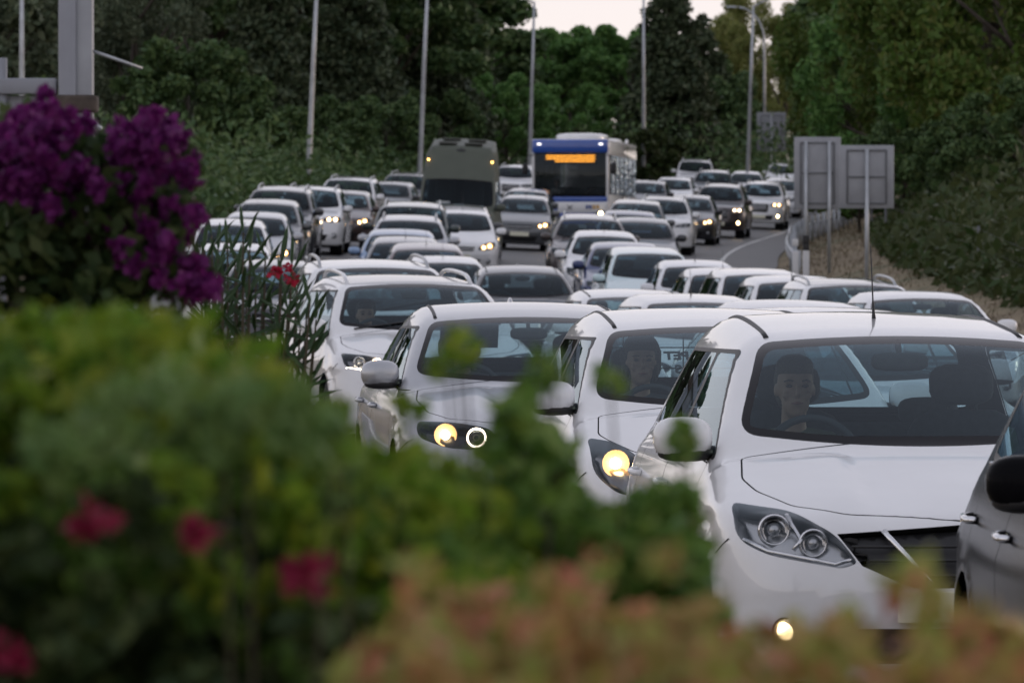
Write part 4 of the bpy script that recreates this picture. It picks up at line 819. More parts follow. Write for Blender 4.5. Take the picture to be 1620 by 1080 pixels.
C=clumps(240,24,-700,820,4.7,5.5,lambda p:max(tf(p)+190,760),420,.028,rg,.9); o=obj('shade_foliage',leaves('shade_foliage',sub(C),.030,.62,rg),LEAF['boug_shade'],e); o['kind']='stuff'  # painted shade: darker leaf colour towards the foot of the hedge
C=volume(9000,-700,900,4.8,6.0,lambda p:1060,2600,rg,1.0); o=obj('lower_foliage',leaves('lower_foliage',sub(C),.05,.62,rg),LEAF['boug_shade'],e); o['kind']='stuff'
for px,py,r in ((140,825,.020),(315,845,.017),(490,905,.023),(15,1035,.018)): blossom(e,sub(np.array(at(px,4.62,py))),r,'pinkp',26,rg)
for k in range(14):
    x=rg.uniform(-.75,-.05); d=rg.uniform(5.6,6.0); z0=float(zland(x,d)); p=interp([-.8,-.45,-.2,-.05],[1.6,1.62,1.5,1.42])(x); B().tube([(x-off.x,d-off.y,-.03),(x-off.x+rg.uniform(-.06,.06),d-off.y,p*.55),(x-off.x+rg.uniform(-.1,.1),d-off.y,p)],[.011,.008,.003],6).build('stem',M['twig'],e)
# grey-green sage in front of the hedge
e=empty('sage_shrub',(-.28,4.4,float(zland(-.28,4.4))),0,'soft grey green sage clump nestled in the yellow green hedge','shrub','foreground shrubs'); off=e.location
ts=lambda p:600+((p-300)/300)**2*80+wob(p,12,.06,1)
C=clumps(46,13,60,540,4.35,4.7,ts,110,.016,rg,1.2); o=obj('foliage',leaves('foliage',sub(C),.024,.5,rg),LEAF['sage'],e); o['kind']='stuff'
for k in range(4): x=rg.uniform(-.3,-.14); B().tube([(x-off.x,.9,-.02),(x-off.x+rg.uniform(-.05,.05),.6,.8),(x-off.x+rg.uniform(-.05,.05),.15,1.58)],[.004,.003,.0015],5).build('stem',M['twig'],e)
# dark sprigs in front of the silver car and the small white car
e=empty('sprig_shrub',(.05,5.6,float(zland(.05,5.6))),0,'dark green leafy shrub with sprigs rising before the silver car grille','shrub','foreground shrubs'); off=e.location
ts=interp([560,660,740,772,790,830,870,900,930,960,1010,1040,1075,1100,1130],[730,750,765,720,668,640,668,750,800,772,800,820,775,830,990])
C=clumps(230,20,560,1120,5.2,6.0,lambda p:ts(p)+wob(p,9,.08,2),420,.022,rg,1.15); o=obj('foliage',leaves('foliage',sub(C),.032,.6,rg),LEAF['hedgedark'],e); o['kind']='stuff'
for px,py in ((720,545),(735,560),(705,575),(860,580),(875,600),(845,610),(1085,690),(1075,705),(640,640),(650,665),(965,600),(825,625)):   # loose shoot tips
    c=np.array(at(px,5.6,py)); C=c+np.clip(rg.normal(size=(16,3)),-1.4,1.4)*np.array((.009,.02,.009)); o=obj('shoot_tip',leaves('shoot_tip',sub(C),.022,.6,rg),LEAF['hedgedark' if px>800 else 'hedge'],e)
    B().tube([(c[0]-off.x,c[1]-off.y,c[2]-off.z),(c[0]-off.x+.012,c[1]-off.y+.05,c[2]-off.z-.16)],[.0012,.002],5).build('twig',M['twig'],e)
for k in range(10): x=rg.uniform(-.14,.16); B().tube([(x-off.x,rg.uniform(-.2,.3),-.02),(x-off.x+rg.uniform(-.04,.04),0,.8),(x-off.x+rg.uniform(-.04,.04),0,1.5)],[.009,.006,.002],6).build('stem',M['twig'],e)
# reddish low shrub along the bottom
e=empty('red_leaved_shrub',(.1,3.7,float(zland(.1,3.7))),0,'reddish and lime leaved low shrub, strongly blurred along the bottom edge','shrub','foreground shrubs'); off=e.location
ts=interp([480,560,640,720,800,900,1000,1080,1160,1250,1350,1450,1550,1640,1900],[1120,1050,1008,985,978,978,968,968,1022,1050,1025,1002,1030,1048,1038])
C=clumps(210,15,470,1900,3.3,4.2,lambda p:ts(p)+wob(p,12,.03,3),300,.020,rg,1.0); o=obj('foliage',leaves('foliage',sub(C),.030,.6,rg),LEAF['red'],e); o['kind']='stuff'
C=clumps(26,7,620,1700,3.0,3.7,lambda p:ts(p)-90,150,.012,rg,.7); o=obj('loose_leaves',leaves('loose_leaves',sub(C),.024,.5,rg),LEAF['red'],e); o['kind']='stuff'
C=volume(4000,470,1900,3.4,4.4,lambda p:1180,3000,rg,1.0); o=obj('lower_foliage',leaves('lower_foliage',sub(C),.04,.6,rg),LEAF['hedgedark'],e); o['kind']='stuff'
for k in range(14): x=rg.uniform(-.1,.4); B().tube([(x-off.x,rg.uniform(-.2,.3),-.02),(x-off.x+rg.uniform(-.04,.04),0,.8),(x-off.x+rg.uniform(-.04,.04),0,1.45)],[.007,.005,.002],6).build('stem',M['twig'],e)
# bougainvillea
e=empty('bougainvillea',(-1.0,11,float(zland(-1,11))),0,'bougainvillea bush covered in purple bracts at the left edge','shrub'); off=e.location; sp=FPX/11
blobs=[]
for px,py,r in ((20,260,95),(60,215,60),(120,270,80),(190,260,70),(240,250,55),(285,260,38),(200,330,80),(265,330,55),(120,380,90),(30,400,90),(240,400,75),(300,440,42),(180,460,80),(80,480,90),(-120,300,140),(-150,460,150),(-320,380,160),(120,600,150),(-60,650,170),(240,560,90)):
    p=at(px,11+rg.uniform(-.15,.15),py)-Vector(off); blobs.append((p.x,p.y,p.z,r/sp*.95,1.))
Pp,u=blob_points(blobs,9000,rg,.2); o=obj('foliage',leaves('foliage',Pp,.045,.6,rg),LEAF['boug_shade'],e); o['kind']='stuff'
bm_=[]
for k in range(5):
    n=26; u=rg.normal(size=(n,3)); u/=np.linalg.norm(u,axis=1)[:,None]; bm_.append(leaves('bloom_cluster',u*rg.uniform(.3,1,n)[:,None]*.022*np.array((1,1,.8)),.024,.75,rg,u))
pts=[]
for px0,py0,sx,sy,n in ((55,205,45,28,24),(140,240,60,34,20),(235,235,50,32,26),(290,265,20,24,11),(250,320,45,40,26),(150,310,80,40,22),(50,300,50,50,22),(290,425,22,28,11),(318,455,14,16,8),(255,395,40,34,18),(90,370,60,25,7),(245,195,18,8,5),(20,255,30,40,13),(-150,300,120,60,22)):
    for k in range(n): pts.append((px0+rg.normal()*sx*.8,py0+rg.normal()*sy*.75))
for k,(px,py) in enumerate(pts):
    p=at(px,11+rg.uniform(-.28,.1),py)-Vector(off); o=obj('bloom_cluster',bm_[k%5],LEAF['bract'],e,p,(rg.uniform(0,6),rg.uniform(0,6),rg.uniform(0,6)))
for k in range(12):
    t=blobs[k]; B().tube([(rg.uniform(-.25,.25),rg.uniform(-.2,.2),-.02),(t[0]*.5,t[1]*.5,t[2]*.6),(t[0],t[1],t[2])],[.016,.010,.004],6).build('branch',M['twig'],e)
# oleander: long leaves one by one
e=empty('oleander',(-.85,17.5,float(zland(-.85,17.5))),0,'oleander with long narrow leaves and three red flowers beside the white cars','shrub'); off=e.location
lv=[(0,0,0),(.18,.10,.012),(.5,.125,.02),(.8,.08,.012),(1,0,-.03)]
vs=[(0,0,0)]+[(-w,x,-z) for x,w,z in lv[1:4]]+[(0,1,-.03)]+[(w,x,-z) for x,w,z in lv[1:4][::-1]]+[(0,.5,.02)]
olm=mk_mesh('leaf',[(v[0]*.062,v[1]*.125,v[2]*.3) for v in vs],[(0,8,1),(1,8,2),(2,8,3),(3,8,4),(4,8,5),(5,8,6),(6,8,7),(7,8,0)]); 
tips=[(335,372),(360,385),(385,368),(395,395),(420,400),(445,400),(462,415),(350,415),(330,430),(375,430),(405,440),(445,450),(470,460),(490,480),(500,505),(455,490),(430,500),(475,520),(495,545),(450,540),(415,470),(390,470),(360,470),(465,560),(430,560),(322,395),(345,395),(372,405),(340,445),(318,450),(352,455),(485,500),(440,520)]
for px,py in tips:
    dd=17.5+rg.uniform(-.25,.25); tp=at(px,dd,py)-Vector(off); base=Vector((tp.x*.45+.05,tp.y*.3,.02)); mid=Vector((tp.x*.8,tp.y*.8,tp.z*.6)); b=B().tube([base,mid,tp],[.011,.008,.003],6); b.build('branch',M['twig'],e)
    for k in range(9):
        t=.80+.2*k/8+rg.uniform(-.01,.01); q=mid.lerp(tp,(t-.6)/.4) if t<1 else tp; az=k*2.4+rg.uniform(-.3,.3); el=rg.uniform(.2,.9) if k<7 else rg.uniform(.9,1.3)
        o=obj('leaf',olm,LEAF['olea'],e,q,(el,rg.uniform(-.3,.3),az)); o.scale=(1,)*3 if k%2 else (.85,)*3
for px,py,r in ((434,430,.022),(459,424,.02),(462,441,.024)): blossom(e,np.array(at(px,17.3,py)-Vector(off)),r,'redp',22,rg,'flower')
# ------------------------------------------------------------------ lamp posts, signs, rail, posts
def street_lamp(px,d,top,label,arm=-1,curved=False,lean=0):
    p=at(px,d); h=CAM_H+(HOR-top)/FPX*d-p.z; e=empty('street_lamp',p,0,label,'street lamp','street lamps beside the road')
    B().box((0,0,.02),(.42,.42,.04),None,.01).build('base_plate',M['steel'],e)
    if curved:
        pts=[(0,0,0),(0,0,h*.55),(0,0,h*.80)]+[(arm*1.6*(1-math.cos(a)),0,h*.80+h*.2*math.sin(a)) for a in np.linspace(.2,1.5,8)]; B().tube(pts,[.10,.085,.075]+[.06]*8,10).build('pole',M['steel'],e); hx=(arm*1.9,h)
    else:
        B().tube([(0,0,0),(0,0,1.2),(lean*.5,0,h*.6),(lean,0,h)],[.115,.105,.08,.05],10).build('pole',M['steel'],e); B().tube([(lean,0,h-.05),(lean+arm*.5,0,h+.25),(lean+arm*1.3,0,h+.4)],[.04,.035,.03],8).build('arm',M['steel'],e); hx=(lean+arm*1.6,h+.4)
    B().sup((hx[0],0,hx[1]),(.34,.13,.07),.7).build('lamp_head',M['steel'],e); B().box((.10,-.112,.9),(.12,.012,.4),None,.003).build('hatch_door',M['steel'],e) if False else None
street_lamp(35,185,-70,'slim grey lamp post standing behind the sign crossbeam at far left',1)
street_lamp(488,200,-60,'grey lamp post behind the white estate cars on the left, its top out of frame',-1,lean=.35)
street_lamp(664,215,-60,'grey lamp post rising just left of the tall van',-1,lean=.35)
street_lamp(838,246,4,'grey lamp post rising left of the blue bus into the sky',-1,lean=.2)
street_lamp(1018,262,-8,'grey lamp post at the rear of the bus, crossing the tallest conifer',-1)
street_lamp(1183,258,10,'grey leaning lamp post right of the line of far cars',1,lean=.25)
street_lamp(1209,330,12,'farther lamp post with a curved top behind the distant square sign',-1,curved=True)
SG=mat('sign_back_grey',(.30,.31,.33),.55,.3,noise=.12,nscale=2); SD=mat('sign_frame_grey',(.13,.135,.145),.6,.3)
def sign(px,d,y0,y1,wpx,label,posts=1,yaw=0):
    s=FPX/d; p=at(px,d); w=wpx/s; zt=CAM_H+(HOR-y0)/s-p.z; zb=CAM_H+(HOR-y1)/s-p.z; e=empty('road_sign',p,yaw,label,'road sign','road signs seen from behind'); zc=(zt+zb)/2; h=zt-zb
    B().box((0,0,zc),(w,.03,h),None,.02*w).build('sign_panel',SG,e)
    for sg in (-1,1): B().box((sg*w*.36,-.028,zc),(.035,.025,h*.84),None,.004).build('frame_bar',SD,e)
    for z in (zt-h*.08,zc,zb+h*.08): B().box((0,-.030,z),(w*.74,.025,.03),None,.004).build('frame_bar',SD,e)
    for q in ((0,) if posts==1 else (-w*.25,w*.25)): B().tube([(q,-.075,-.3),(q,-.075,zt-h*.06)],.04,8).build('post',M['steel'],e)
sign(1371,112,230,330,86,'nearest square road sign seen from behind, on a single post at right')
sign(1293,131,217,331,74,'taller road sign seen from behind, overlapping left of the nearest one',2)
sign(1220,292,178,240,46,'distant road sign seen from behind between the curved lamp and the trees')
# guard rail with its terminal
e=empty('guard_rail',at(1262,126),0,'grey steel guard rail receding along the right edge of the road','guard rail'); b0=e.location.copy()
ds=np.arange(126,230,2.); pts=[Vector((float(xe(d))+1.9,d,float(zland(xe(d)+1.9,d)))) for d in ds]; e.location=pts[0]; b0=pts[0].copy()
bm=B(); prof=[(.0,.52),(-.05,.56),(-.05,.62),(.0,.66),(-.05,.70),(-.05,.76),(.0,.80)]; vs=[];n=len(prof)
for p in pts:
    for a,z in prof: vs.append(p-b0+Vector((a-.06,0,z)))
bm.add(vs,[(i*n+k,i*n+k+1,(i+1)*n+k+1,(i+1)*n+k) for i in range(len(pts)-1) for k in range(n-1)]); bm.build('rail_beam',M['steel'],e)
B().box((-.06,-.12,.66),(.16,.26,.34),None,.05).build('rail_terminal',M['steel'],e)
for p in pts[::2]: B().box(p-b0+Vector((.03,0,.40)),(.10,.06,.84)).build('rail_post',M['steel'],e)
MW=mat('marker_white',(.62,.62,.62),.6); MB=mat('marker_black',(.02,.02,.02),.6)
def marker(px,d,y0,label,band=True):
    p=at(px,d); h=CAM_H+(HOR-y0)*d/FPX-p.z; e=empty('marker_post',p,0,label,'marker post','marker posts by the guard rail')
    B().box((0,0,h*.40),(.13,.07,h*.8),None,.01).build('post',MW,e)
    if band: B().box((0,0,h*.84),(.13,.07,h*.08),None,.006).build('band',MB,e)
    B().box((0,0,h*.94),(.13,.07,h*.12),None,.012).build('cap',MB if band else MW,e)
marker(1258,120,378,'plain white marker post in front of the guard rail end',False); marker(1275,114,372,'white marker post with black band and cap right of the guard rail end')
# wire fence on the right bank
e=empty('wire_fence',at(1390,150),0,'thin wire fence with pale steel posts on the right bank','fence'); b0=e.location.copy(); fp=[]
for px,d in ((1379,165),(1401,152),(1548,115),(1690,94)):
    p=at(px,d); fp.append(p); B().tube([p-b0+Vector((0,0,-.2)),p-b0+Vector((0,0,.95))],.028,8).build('fence_post',SD,e)
for z in (.25,.55,.88): B().tube([p-b0+Vector((0,0,z)) for p in fp],.003,5).build('fence_wire',SD,e)
# big steel sign frame, upper left
d=71; s=FPX/d; q=at(116,d); e=empty('sign_gantry',q,0,'thick grey steel sign column with crossbeam and panel, upper left','sign gantry')
zz=lambda y:CAM_H+(HOR-y)/s-q.z
CG=mat('painted_column',(.27,.28,.31),.6,.2,noise=.15,nscale=1.2)
B().box((-.06,0,zz(-60)/2),(.22,.36,zz(-60)),None,.02).build('column',CG,e); B().box((.13,0.02,zz(-60)/2),(.24,.30,zz(-60)),None,.02).build('column_face',SG,e)
B().box(((-160-116)/2/s-.2,0,zz(137)),(276/s,.22,.20),None,.02).build('crossbeam',CG,e)
B().tube([(-112/s,0,0),(-112/s,0,zz(92))],.065,8).build('side_post',CG,e)
B().box(((-160-130)/2/s-.1,.1,zz(178)),(1.9,.05,.42),None,.01).build('sign_panel',SG,e)
B().box((.05,0,zz(165)),(.52,.46,.22),None,.04).build('rust_collar',mat('rusty_steel',(.07,.055,.045),.9,noise=.4,nscale=6),e)
B().tube([(.22,0,zz(80)),(.85,.2,zz(108))],.022,6).build('brace_rod',M['steel'],e)
B().tube([(.2,0,zz(190)),(.36,-.1,zz(205))],.03,6).build('stay',M['steel'],e)
# ------------------------------------------------------------------ the bus
def make_bus(px,d,yaw,label):
    s=FPX/d; p=at(px,d); e=empty('city_bus',p,yaw,label,'bus'); w,h,L=1.25,3.05,10.2; bl=PAINT['busblue']; wh=PAINT['white']; z0=.32
    panel=lambda n,c,sz,m_,bev=.02,par=e,rot=None:B().box(c,sz,rot,bev).build(n,m_,par)
    panel('roof',(0,L/2,h-.05),(2*w,L,.10),wh,.045); panel('floor',(0,L/2,.42),(2*w-.12,L-.1,.08),M['cabin'])
    panel('rear_wall',(0,L-.04,1.7),(2*w-.1,.06,2.5),wh)
    for sg in (-1,1):
        sw=panel('side_panel',(sg*(w-.03),L/2+.1,.80),(.06,L-.2,.95),wh,.02); panel('side_stripe',(sg*(w+.002),L/2+.2,.62),(.012,L-.5,.3),bl,.003,sw)
        panel('cant_rail',(sg*(w-.03),L/2+.06,h-.30),(.06,L-.12,.44),wh,.025)
        for k in range(6):
            y0=.55+k*1.58; panel('window_pillar',(sg*(w-.03),y0-.02,1.95),(.05,.09,1.36),M['trim'],.006)
            panel('side_window',(sg*(w-.012),y0+.77,1.95),(.014,1.48,1.30),M['busglass'],.004)
    # front
    panel('corner_pillar',(-w+.045,.09,1.75),(.09,.16,2.35),wh,.03); panel('corner_pillar',(w-.045,.09,1.75),(.09,.16,2.35),wh,.03)
    tp=panel('front_brow',(0,.03,h-.23),(2*w-.02,.16,.44),bl,.06)
    for sg in (-1,1): B().sup((sg*1.0,-.06,h-.16),(.065,.02,.026),.8).build('brow_lamp',M['litw2'],e)
    panel('windscreen',(0,.04,1.93),(2*w-.16,.02,1.42),M['busscreen'],.006); panel('windscreen_surround',(0,.052,1.25),(2*w-.17,.012,.12),M['frit'],.003)
    db=panel('destination_board',(0,.11,2.42),(1.75,.05,.32),M['frit'],.006)
    rr=random.Random(3)
    for row,(x0,x1) in enumerate(((-.80,.80),(-.80,.80),(-.50,.80))):
        x=x0
        while x<x1-.02:
            l=min(rr.uniform(.06,.17),x1-x); panel('led_segment',(x+l/2,.078,2.51-.085*row),(l*.86,.008,.034),M['led'],0,db); x+=l
    panel('front_stripe',(0,.03,1.11),(2*w-.1,.09,.16),bl,.02); fp=panel('front_panel',(0,.03,.84),(2*w-.06,.13,.38),wh,.04); panel('bumper',(0,.02,.47),(2*w-.02,.18,.36),bl,.05)
    for a,b in (((-.10,.92),(.06,.78)),((.08,.91),(-.02,.85)),((-.08,.78),(-.01,.84))): B().tube([(a[0],-.045,a[1]),(b[0],-.045,b[1])],.014,6).build('emblem_stroke',M['cabin'],fp)
    for x,c in ((.55,'stick_blue'),(.66,'stick_blue'),(.78,'stick_amber'),(.90,'stick_amber')): panel('sticker',(x,-.038,.86),(.09,.006,.12),M[c],.001,fp)
    for sg in (-1,1):
        hl=B().sup((sg*.98,-.02,.66),(.19,.06,.075),.7).build('headlight',M['housing'],e); B().sup((sg*1.0,-.075,.66),(.07,.02,.05),.9).build('bulb',M['lit'] if sg>0 else M['alloy'],hl)
        mi=B().tube([(sg*(w-.05),0,2.55),(sg*(w+.12),-.25,2.5),(sg*(w+.18),-.30,2.3)],.022,6).build('mirror_arm',M['trim'],e); B().sup((sg*(w+.18),-.30,2.1),(.10,.06,.19),.6).build('mirror',M['trim'],mi)
        for y in (2.7,7.6):
            ty,rm=wheel_mesh(.48); t=obj('wheel',ty,M['rubber'],e,(sg*(w-.16),y,.48),(0,0,0 if sg<0 else math.pi)); obj('rim',rm,M['alloy'],t)
            B().lathe([(.60,-.01),(.60,.015),(.02,.015)],(sg*(w-.0),y,.48),'x',26).build('wheel_arch',M['gap'],e) if False else None
    for x in (-.35,.45): B().tube([(x,-.0,1.24),(x+.35,-.01,1.55)],.014,6).build('wiper',M['trim'],e)
    B().sup((.1,3.2,h+.08),(.85,1.5,.17),.55).build('roof_unit',wh,e); B().sup((.3,7.5,h+.05),(.7,1.2,.12),.55).build('roof_unit',wh,e); B().sup((1.0,L-1.0,h+.08),(.06,.06,.1),.9).build('roof_vent',wh,e)
    B().box((-.55,1.15,1.05),(.5,.12,.9),None,.05).build('driver_seat',M['seat'],e); B().box((-.4,.40,1.12),(1.2,.5,.25),None,.08).build('dashboard',M['cabin'],e)
    B().tube([(-.55+.22*math.cos(a),.62+.06*math.sin(a),1.34+.16*math.sin(a)) for a in np.linspace(0,2*math.pi,21)],.018,6,False).build('steering_wheel',M['cabin'],e)
    B().box((.1,.06,2.12),(.30,.01,.18)).build('paper_notice',M['visorpale'],e)
    for k,x in enumerate((-.8,-.3,.05,.5)): B().box((x,.18,1.27),(.05,.02,.03)).build('warning_light',M['redglow'],e)
    for y in range(3,9,1):
        for x in (-.85,-.4,.4,.85): B().box((x,y+.2,1.15),(.42,.12,.8),None,.05).build('passenger_seat',M['seat'],e)
    person(e_matrix(p,yaw)@Matrix.Translation((-.55,1.0,.92)),'bus driver in a pale shirt behind the bus windscreen','shirt_pale','short','hairgrey'); return e
def e_matrix(p,yaw): return Matrix.Translation(p)@Matrix.Rotation(yaw,4,'Z')
M['litw2']=mat('brow_lamp',(1,1,1),.3,emit=(1,.95,.88),estr=.6); M['led']=mat('led_amber',(1,.5,.05),.4,emit=(1,.36,.03),estr=1.7); M['redglow']=mat('red_glow',(.6,.02,.02),.4,emit=(1,.05,.03),estr=.25)
M['stick_blue']=mat('sticker_blue',(.03,.07,.25),.5); M['stick_amber']=mat('sticker_amber',(.55,.30,.05),.5); M['visorpale']=mat('pale_card',(.45,.47,.47),.7)
M['busscreen']=glass('bus_windscreen',(.55,.57,.57),1.4)
def wavy_glass():
    m=glass('bus_side_glass',(.06,.06,.06),2.2); t=m.node_tree; gl=[n for n in t.nodes if n.type=='BSDF_GLOSSY'][0]
    tc=t.nodes.new('ShaderNodeTexCoord'); nz=t.nodes.new('ShaderNodeTexVoronoi'); nz.inputs['Scale'].default_value=4.5; bp=t.nodes.new('ShaderNodeBump'); bp.inputs['Strength'].default_value=1.0; bp.inputs['Distance'].default_value=.25
    t.links.new(tc.outputs['Object'],nz.inputs['Vector']); t.links.new(nz.outputs[0],bp.inputs['Height']); t.links.new(bp.outputs[0],gl.inputs['Normal']); return m
M['busglass']=wavy_glass()
make_bus(902,184,math.atan(-sl(184))-.012,'blue and white city bus with a lit amber destination board')
# ------------------------------------------------------------------ the traffic
BOXES=[]
def put(model,color,px,d,label,h=None,yaw=None,name='car',cat='car',centre=None,**k):
    m=MODELS[model]; b=m.b; psi=math.atan(-sl(d)) if yaw is None else math.radians(yaw); kz=(h/b.h) if h else 1
    if centre is None:
        X=(px-810)/FPX*d; cx=X+math.sin(psi)*b.yh; cy=d-math.cos(psi)*b.yh
    else: cx,cy=centre
    # stands on its four wheels
    f=lambda y:(cx-math.sin(psi)*y,cy+math.cos(psi)*y); pf=f(b.yn+b.fa); pr=f(b.yt-b.ra); zf=float(zland(*pf)); zr=float(zland(*pr)); pit=math.atan((zr-zf)/((b.yt-b.ra)-(b.yn+b.fa)))
    lx=(math.cos(psi)*.75,math.sin(psi)*.75); rol=math.atan((float(zland(cx+lx[0],cy+lx[1]))-float(zland(cx-lx[0],cy-lx[1])))/1.5)
    z=(zf+zr)/2-((b.yn+b.fa+b.yt-b.ra)/2)*math.tan(pit)+.006
    if d>75: k.setdefault('glassm','glassfar')
    r=instantiate(m,name,color,(cx,cy,z),psi,label,cat,'vehicles queuing in the traffic jam',scale=(1,1,kz),**k); r.rotation_euler=(pit,-rol,psi)
    BOXES.append((label,cx,cy,psi,b.L,b.W)); r['_k']=kz; del r['_k']
    return r,m,kz
def driver(car,label,**k):
    r,m,kz=car; bpy.context.view_layer.update(); b=m.b
    person(r.matrix_basis@Matrix.Translation((-.36,b.yc+1.20,.40*b.h/1.48+.08)),label,**k)
c=put('hatch','white',1418,22.8,'nearest white hatchback with its headlights off and a fog lamp lit',yaw=4.2,fog=(1,0),lit=(0,0),head='alloy'); driver(c,'driver with short hair in an olive top in the nearest white hatchback',hm='hairgrey')
c=put('compact','white',1136,29.3,'small white hatchback with a wire cargo guard, just behind the nearest white car',yaw=5,mirror='pearl'); driver(c,'driver with thick curly hair in the small white hatchback',shirt='shirt_grey',hair='curly')
# wire guard and rear sticker of the small white hatchback
r,m,kz=c; b=m.b; gy=b.yc+1.75
gd=B(); gd.tube([(-.56,gy,.95),(-.50,gy,1.37),(.50,gy,1.37),(.56,gy,.95),(-.56,gy,.95)],.007,6); g_=gd.build('cargo_guard',M['trim'],r)
for x in np.linspace(-.4,.4,6): B().tube([(x,gy,.95),(x,gy,1.37)],.0035,5).build('guard_bar',M['trim'],g_)
for z in (1.05,1.16,1.27): B().tube([(-.53,gy,z),(.53,gy,z)],.0035,5).build('guard_bar',M['trim'],g_)
def text_part(txt,size,m_,parent,loc,rot,name):
    cu=bpy.data.curves.new('t','FONT'); cu.body=txt; cu.size=size; cu.extrude=.001; cu.align_x='CENTER'; cu.offset=.004; o=bpy.data.objects.new('t',cu); COL.objects.link(o); bpy.context.view_layer.update()
    me=bpy.data.meshes.new_from_object(o.evaluated_get(bpy.context.evaluated_depsgraph_get())); bpy.data.objects.remove(o); me.materials.clear(); q=obj(name,me,m_,parent,loc,rot); return q
yw=lambda z:b.yr+(z-b.zr)/(b.rgz-b.zr)*(b.yg-b.yr)-.03
tilt=math.atan2(b.yg-b.yr,b.zr-b.rgz)
SK=mat('sticker_dark',(.03,.03,.035),.5)
for txt,z,sz in (('PET',1.19,.085),('S',1.115,.085)):
    text_part(txt,sz,SK,r,(.0 if txt=='PET' else .02,yw(z)-.03,z),(math.pi/2+tilt,0,math.pi),'rear_lettering')
c=put('saloon','silver',834,35,'silver saloon with a round lit headlight and ring light, behind the leafy sprigs',yaw=5.5,drl=1,head='darkhousing'); driver(c,'driver half hidden by leaves in the silver saloon',shirt='shirt_grey')
put('crossover','black',0,17.3,'glossy black crossover cut by the right edge, nearest of all',h=1.56,yaw=0.5,centre=(2.42,17.2),lit=(0,0),handle='chrome',mirror='black')
c=put('crossover','white',652,51,'white crossover with a black roof and lit headlights left of the silver saloon',h=1.60,yaw=9.5,roof='grey',rail='pearl',drl=1,lamp='litw'); driver(c,'driver in the white crossover with the black roof',shirt='shirt_grey')
put('crossover','white',594,59,'white crossover with white roof and silver rails, right behind the black roofed one',h=1.74,rail='alloy')
put('saloon','dark',825,90,'dark saloon with see-through cabin behind the silver saloon',h=1.50,lit=(0,0))
put('family','white',702,96,'white hatchback mostly hidden left of the dark saloon',lit=(0,0))
c=put('compact','white',1005,65.5,'white hatchback with a short aerial behind the silver saloon roof',h=1.47,lit=(0,0)); driver(c,'dark haired driver in the white hatchback with the short aerial',shirt='shirt_grey')
put('family','white',1108,58.5,'white hatchback whose roof shows left of the broad white roof behind the nearest car',h=1.46,lit=(0,0))
put('notchback','white',1272,52,'white saloon with a broad roof directly behind the nearest car',h=1.44,lit=(0,0))
put('notchback','pearl',1330,37,'pale grey saloon whose roof just peeks over the nearest white hatchback',h=1.42,lit=(0,0))
put('notchback','white',1457,67,'white saloon standing alone at the right end of the white row',h=1.44,lit=(0,0))
put('crossover','white',1352,73.5,'white crossover with dark roof panel and rails, left of the rightmost white saloon',h=1.52,roof='dark',lit=(0,0))
put('family','white',1264,79.8,'third white car from the right end of the row beyond the nearest car',h=1.50,lit=(0,0))
put('people_carrier','white',1206,85.8,'white people carrier, fourth from the right end of the white row',h=1.54,lit=(0,0))
put('family','white',1150,91.5,'white hatchback, fifth from the right end of the white row',h=1.46,lit=(0,0))
put('family','pearl',1104,97,'pale grey hatchback in the row, right of the pale teal car',h=1.46,lit=(0,0))
put('people_carrier','teal',1024,102.5,'pale teal people carrier in the middle of the curving row',h=1.52,lit=(0,0))
put('notchback','blue',988,108.5,'dark blue saloon with a blue mirror, behind the pale teal car',h=1.46,lit=(0,0))
put('family','white',955,115,'white hatchback ahead of the bronze crossover with the glaring headlight',h=1.50,lit=(0,0))
put('crossover','bronze',930,124,'bronze crossover with roof rails and a glaring left headlight in front of the bus',lit=(1,0),lamp='litw')
put('notchback','dark',1012,132,'dark saloon tucked right behind the bronze crossover',h=1.45,lit=(0,0))
put('notchback','blue',992,140.5,'dark blue saloon below the right front corner of the bus',h=1.46,lit=(0,1))
put('people_carrier','grey',1003,150.5,'grey people carrier directly right of the bus bumper',h=1.60,lit=(0,0))
put('crossover','white',1046,161.5,'white crossover with a dark roof right of the grey people carrier',h=1.60,roof='dark',lit=(0,0))
put('family','dark',1090,177,'dark hatchback with one bright headlight, left of the brown off-roader',lit=(0,1))
put('suv','bronze',1138,189.5,'dark bronze tall off-roader with a bright headlight beside the white one',h=1.75,lit=(0,1),fog=(0,1),lamp='litw')
put('suv','white',1203,207.5,'white tall off-roader with lit headlights, last before the guard rail',h=1.70,lit=(0,1),fog=(0,1),drl=1)
put('family','dark',1022,211,'dark car at the rear right corner of the bus',lit=(0,0))
put('family','white',1064,221,'white hatchback two cars behind the bus on its right',lit=(0,0))
put('suv','dark',1126,236,'dark tall car behind the bronze off-roader',h=1.62,lit=(0,0))
put('offroader','white',1098,256,'white boxy off-roader, farthest in its lane before the trees',lit=(0,0))
put('family','white',1179,245.5,'white car behind and left of the white off-roader',lit=(0,0))
put('family','pearl',1232,229,'pale car showing behind the right of the white off-roader',lit=(0,0))
put('family','white',1236,277,'farthest pale car below the distant road sign',lit=(0,0))
put('suv','white',812,226,'white tall car between the high van and the bus',h=1.62,lit=(0,0))
put('family','grey',830,175,'grey hatchback with a lit headlight left of the bus front',lit=(0,1))
put('family','grey',826,158.5,'grey hatchback with a pale number plate just right of the high van',lit=(0,1))
put('high_van','olive',722,142.5,'tall olive grey van with a raised roof and amber roof markers',h=3.04,lit=(0,1),name='camper_van',cat='van')
vr=[o for o in S.objects if o.name.startswith('camper_van')][0]; vb=MODELS['high_van'].b
for sg in (-1,1): q=vb.side(sg,[(vb.yh-.25,2.42)])[0]; B().sup((q[0]+sg*.01,q[1],q[2]),(.022,.045,.018),.8).build('roof_marker',M['marker'],vr)
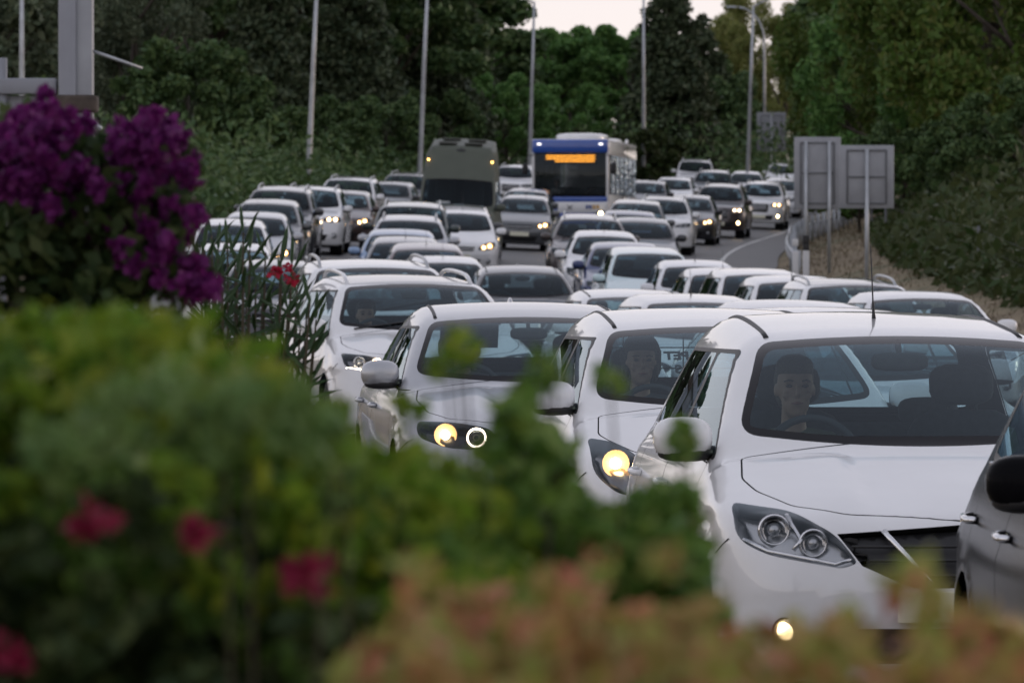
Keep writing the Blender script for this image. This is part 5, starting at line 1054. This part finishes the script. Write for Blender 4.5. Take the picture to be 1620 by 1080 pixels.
for x,y in ((-.35,-.6),(.3,-.6),(-.3,.6),(.35,.5)): q=vb.top([(x,y)])[0]; B().box((x,y,q[2]+.03),(.45,.6,.05),None,.02).build('roof_hatch',mat('van_hatch',(.07,.075,.065),.7),vr)
q=vb.front([(-.35,1.36)])[0]; B().box((-.35,q[1]+.03,1.38),(.34,.01,.12)).build('paper_notice',M['visorpale'],vr)
put('suv','dark',641,188,'dark tall car just left of the lamp post beside the high van',h=1.68,lit=(0,0))
put('family','dark',613,177.5,'dark hatchback between the white estate and the high van',lit=(0,0))
put('suv','white',549,165.5,'white tall estate with roof rails, upper left of the jam',h=1.72,lit=(0,1),lamp='litw')
put('family','brown',541,152,'brown hatchback with a lit headlight beside the white off-roader on the left',lit=(0,1))
put('suv','white',489,143.5,'white off-roader with a dark grille and bright headlight on the left',h=1.68,lit=(0,1),lamp='litw')
put('suv','dark',440,136.5,'black tall car with roof rails left of the white off-roader',h=1.75,lit=(0,0))
put('people_carrier','grey',421,129,'grey car wedged behind the silver hatchback on the left',h=1.60,lit=(0,0))
put('family','silver',402,121.5,'silver hatchback with a lit headlight on the far left',lit=(0,1))
put('people_carrier','white',364,111,'white people carrier at the left end, beside the purple bush',h=1.65,lit=(0,0))
put('family','white',368,101.5,'white hatchback half hidden behind the oleander tops',lit=(0,0))
put('crossover','dark',432,88,'dark crossover with silver rails behind the oleander',h=1.60,lit=(0,0))
put('offroader','green',648,125.8,'dark green boxy off-roader below the high van',h=1.72,lit=(0,0))
put('crossover','silver',645,119.7,'silver crossover with roof rails before the dark green off-roader',h=1.58,lit=(0,0))
put('notchback','ltblue',632,113.8,'light blue saloon left in the middle lane',h=1.46,lit=(0,0))
put('family','grey',640,108,'grey hatchback showing behind the maroon car',h=1.48,lit=(0,0))
put('family','maroon',674,102,'maroon hatchback with a thin aerial in the middle lane',h=1.55,lit=(0,0))
put('family','white',727,131.2,'white hatchback with a lit headlight below the high van',h=1.50,lit=(0,1))
put('family','dark',725,136.6,'dark car between the white hatchback and the high van',lit=(0,0))
# overlaps between standing vehicles
def corners(q): _,x,y,a,L,W_=q; return [(x+math.cos(a)*i*W_-math.sin(a)*j*L/2,y+math.sin(a)*i*W_+math.cos(a)*j*L/2) for i,j in ((-1,-1),(1,-1),(1,1),(-1,1))]
def sep(A,C):
    for P in (A,C):
        for k in range(4):
            ex,ey=P[(k+1)%4][0]-P[k][0],P[(k+1)%4][1]-P[k][1]; a=[ey*p[0]-ex*p[1] for p in A]; c=[ey*p[0]-ex*p[1] for p in C]
            if max(a)<min(c) or max(c)<min(a): return True
    return False
for i in range(len(BOXES)):
    for j in range(i): 
        if not sep(corners(BOXES[i]),corners(BOXES[j])): print('OVERLAP',BOXES[i][0],'|',BOXES[j][0])
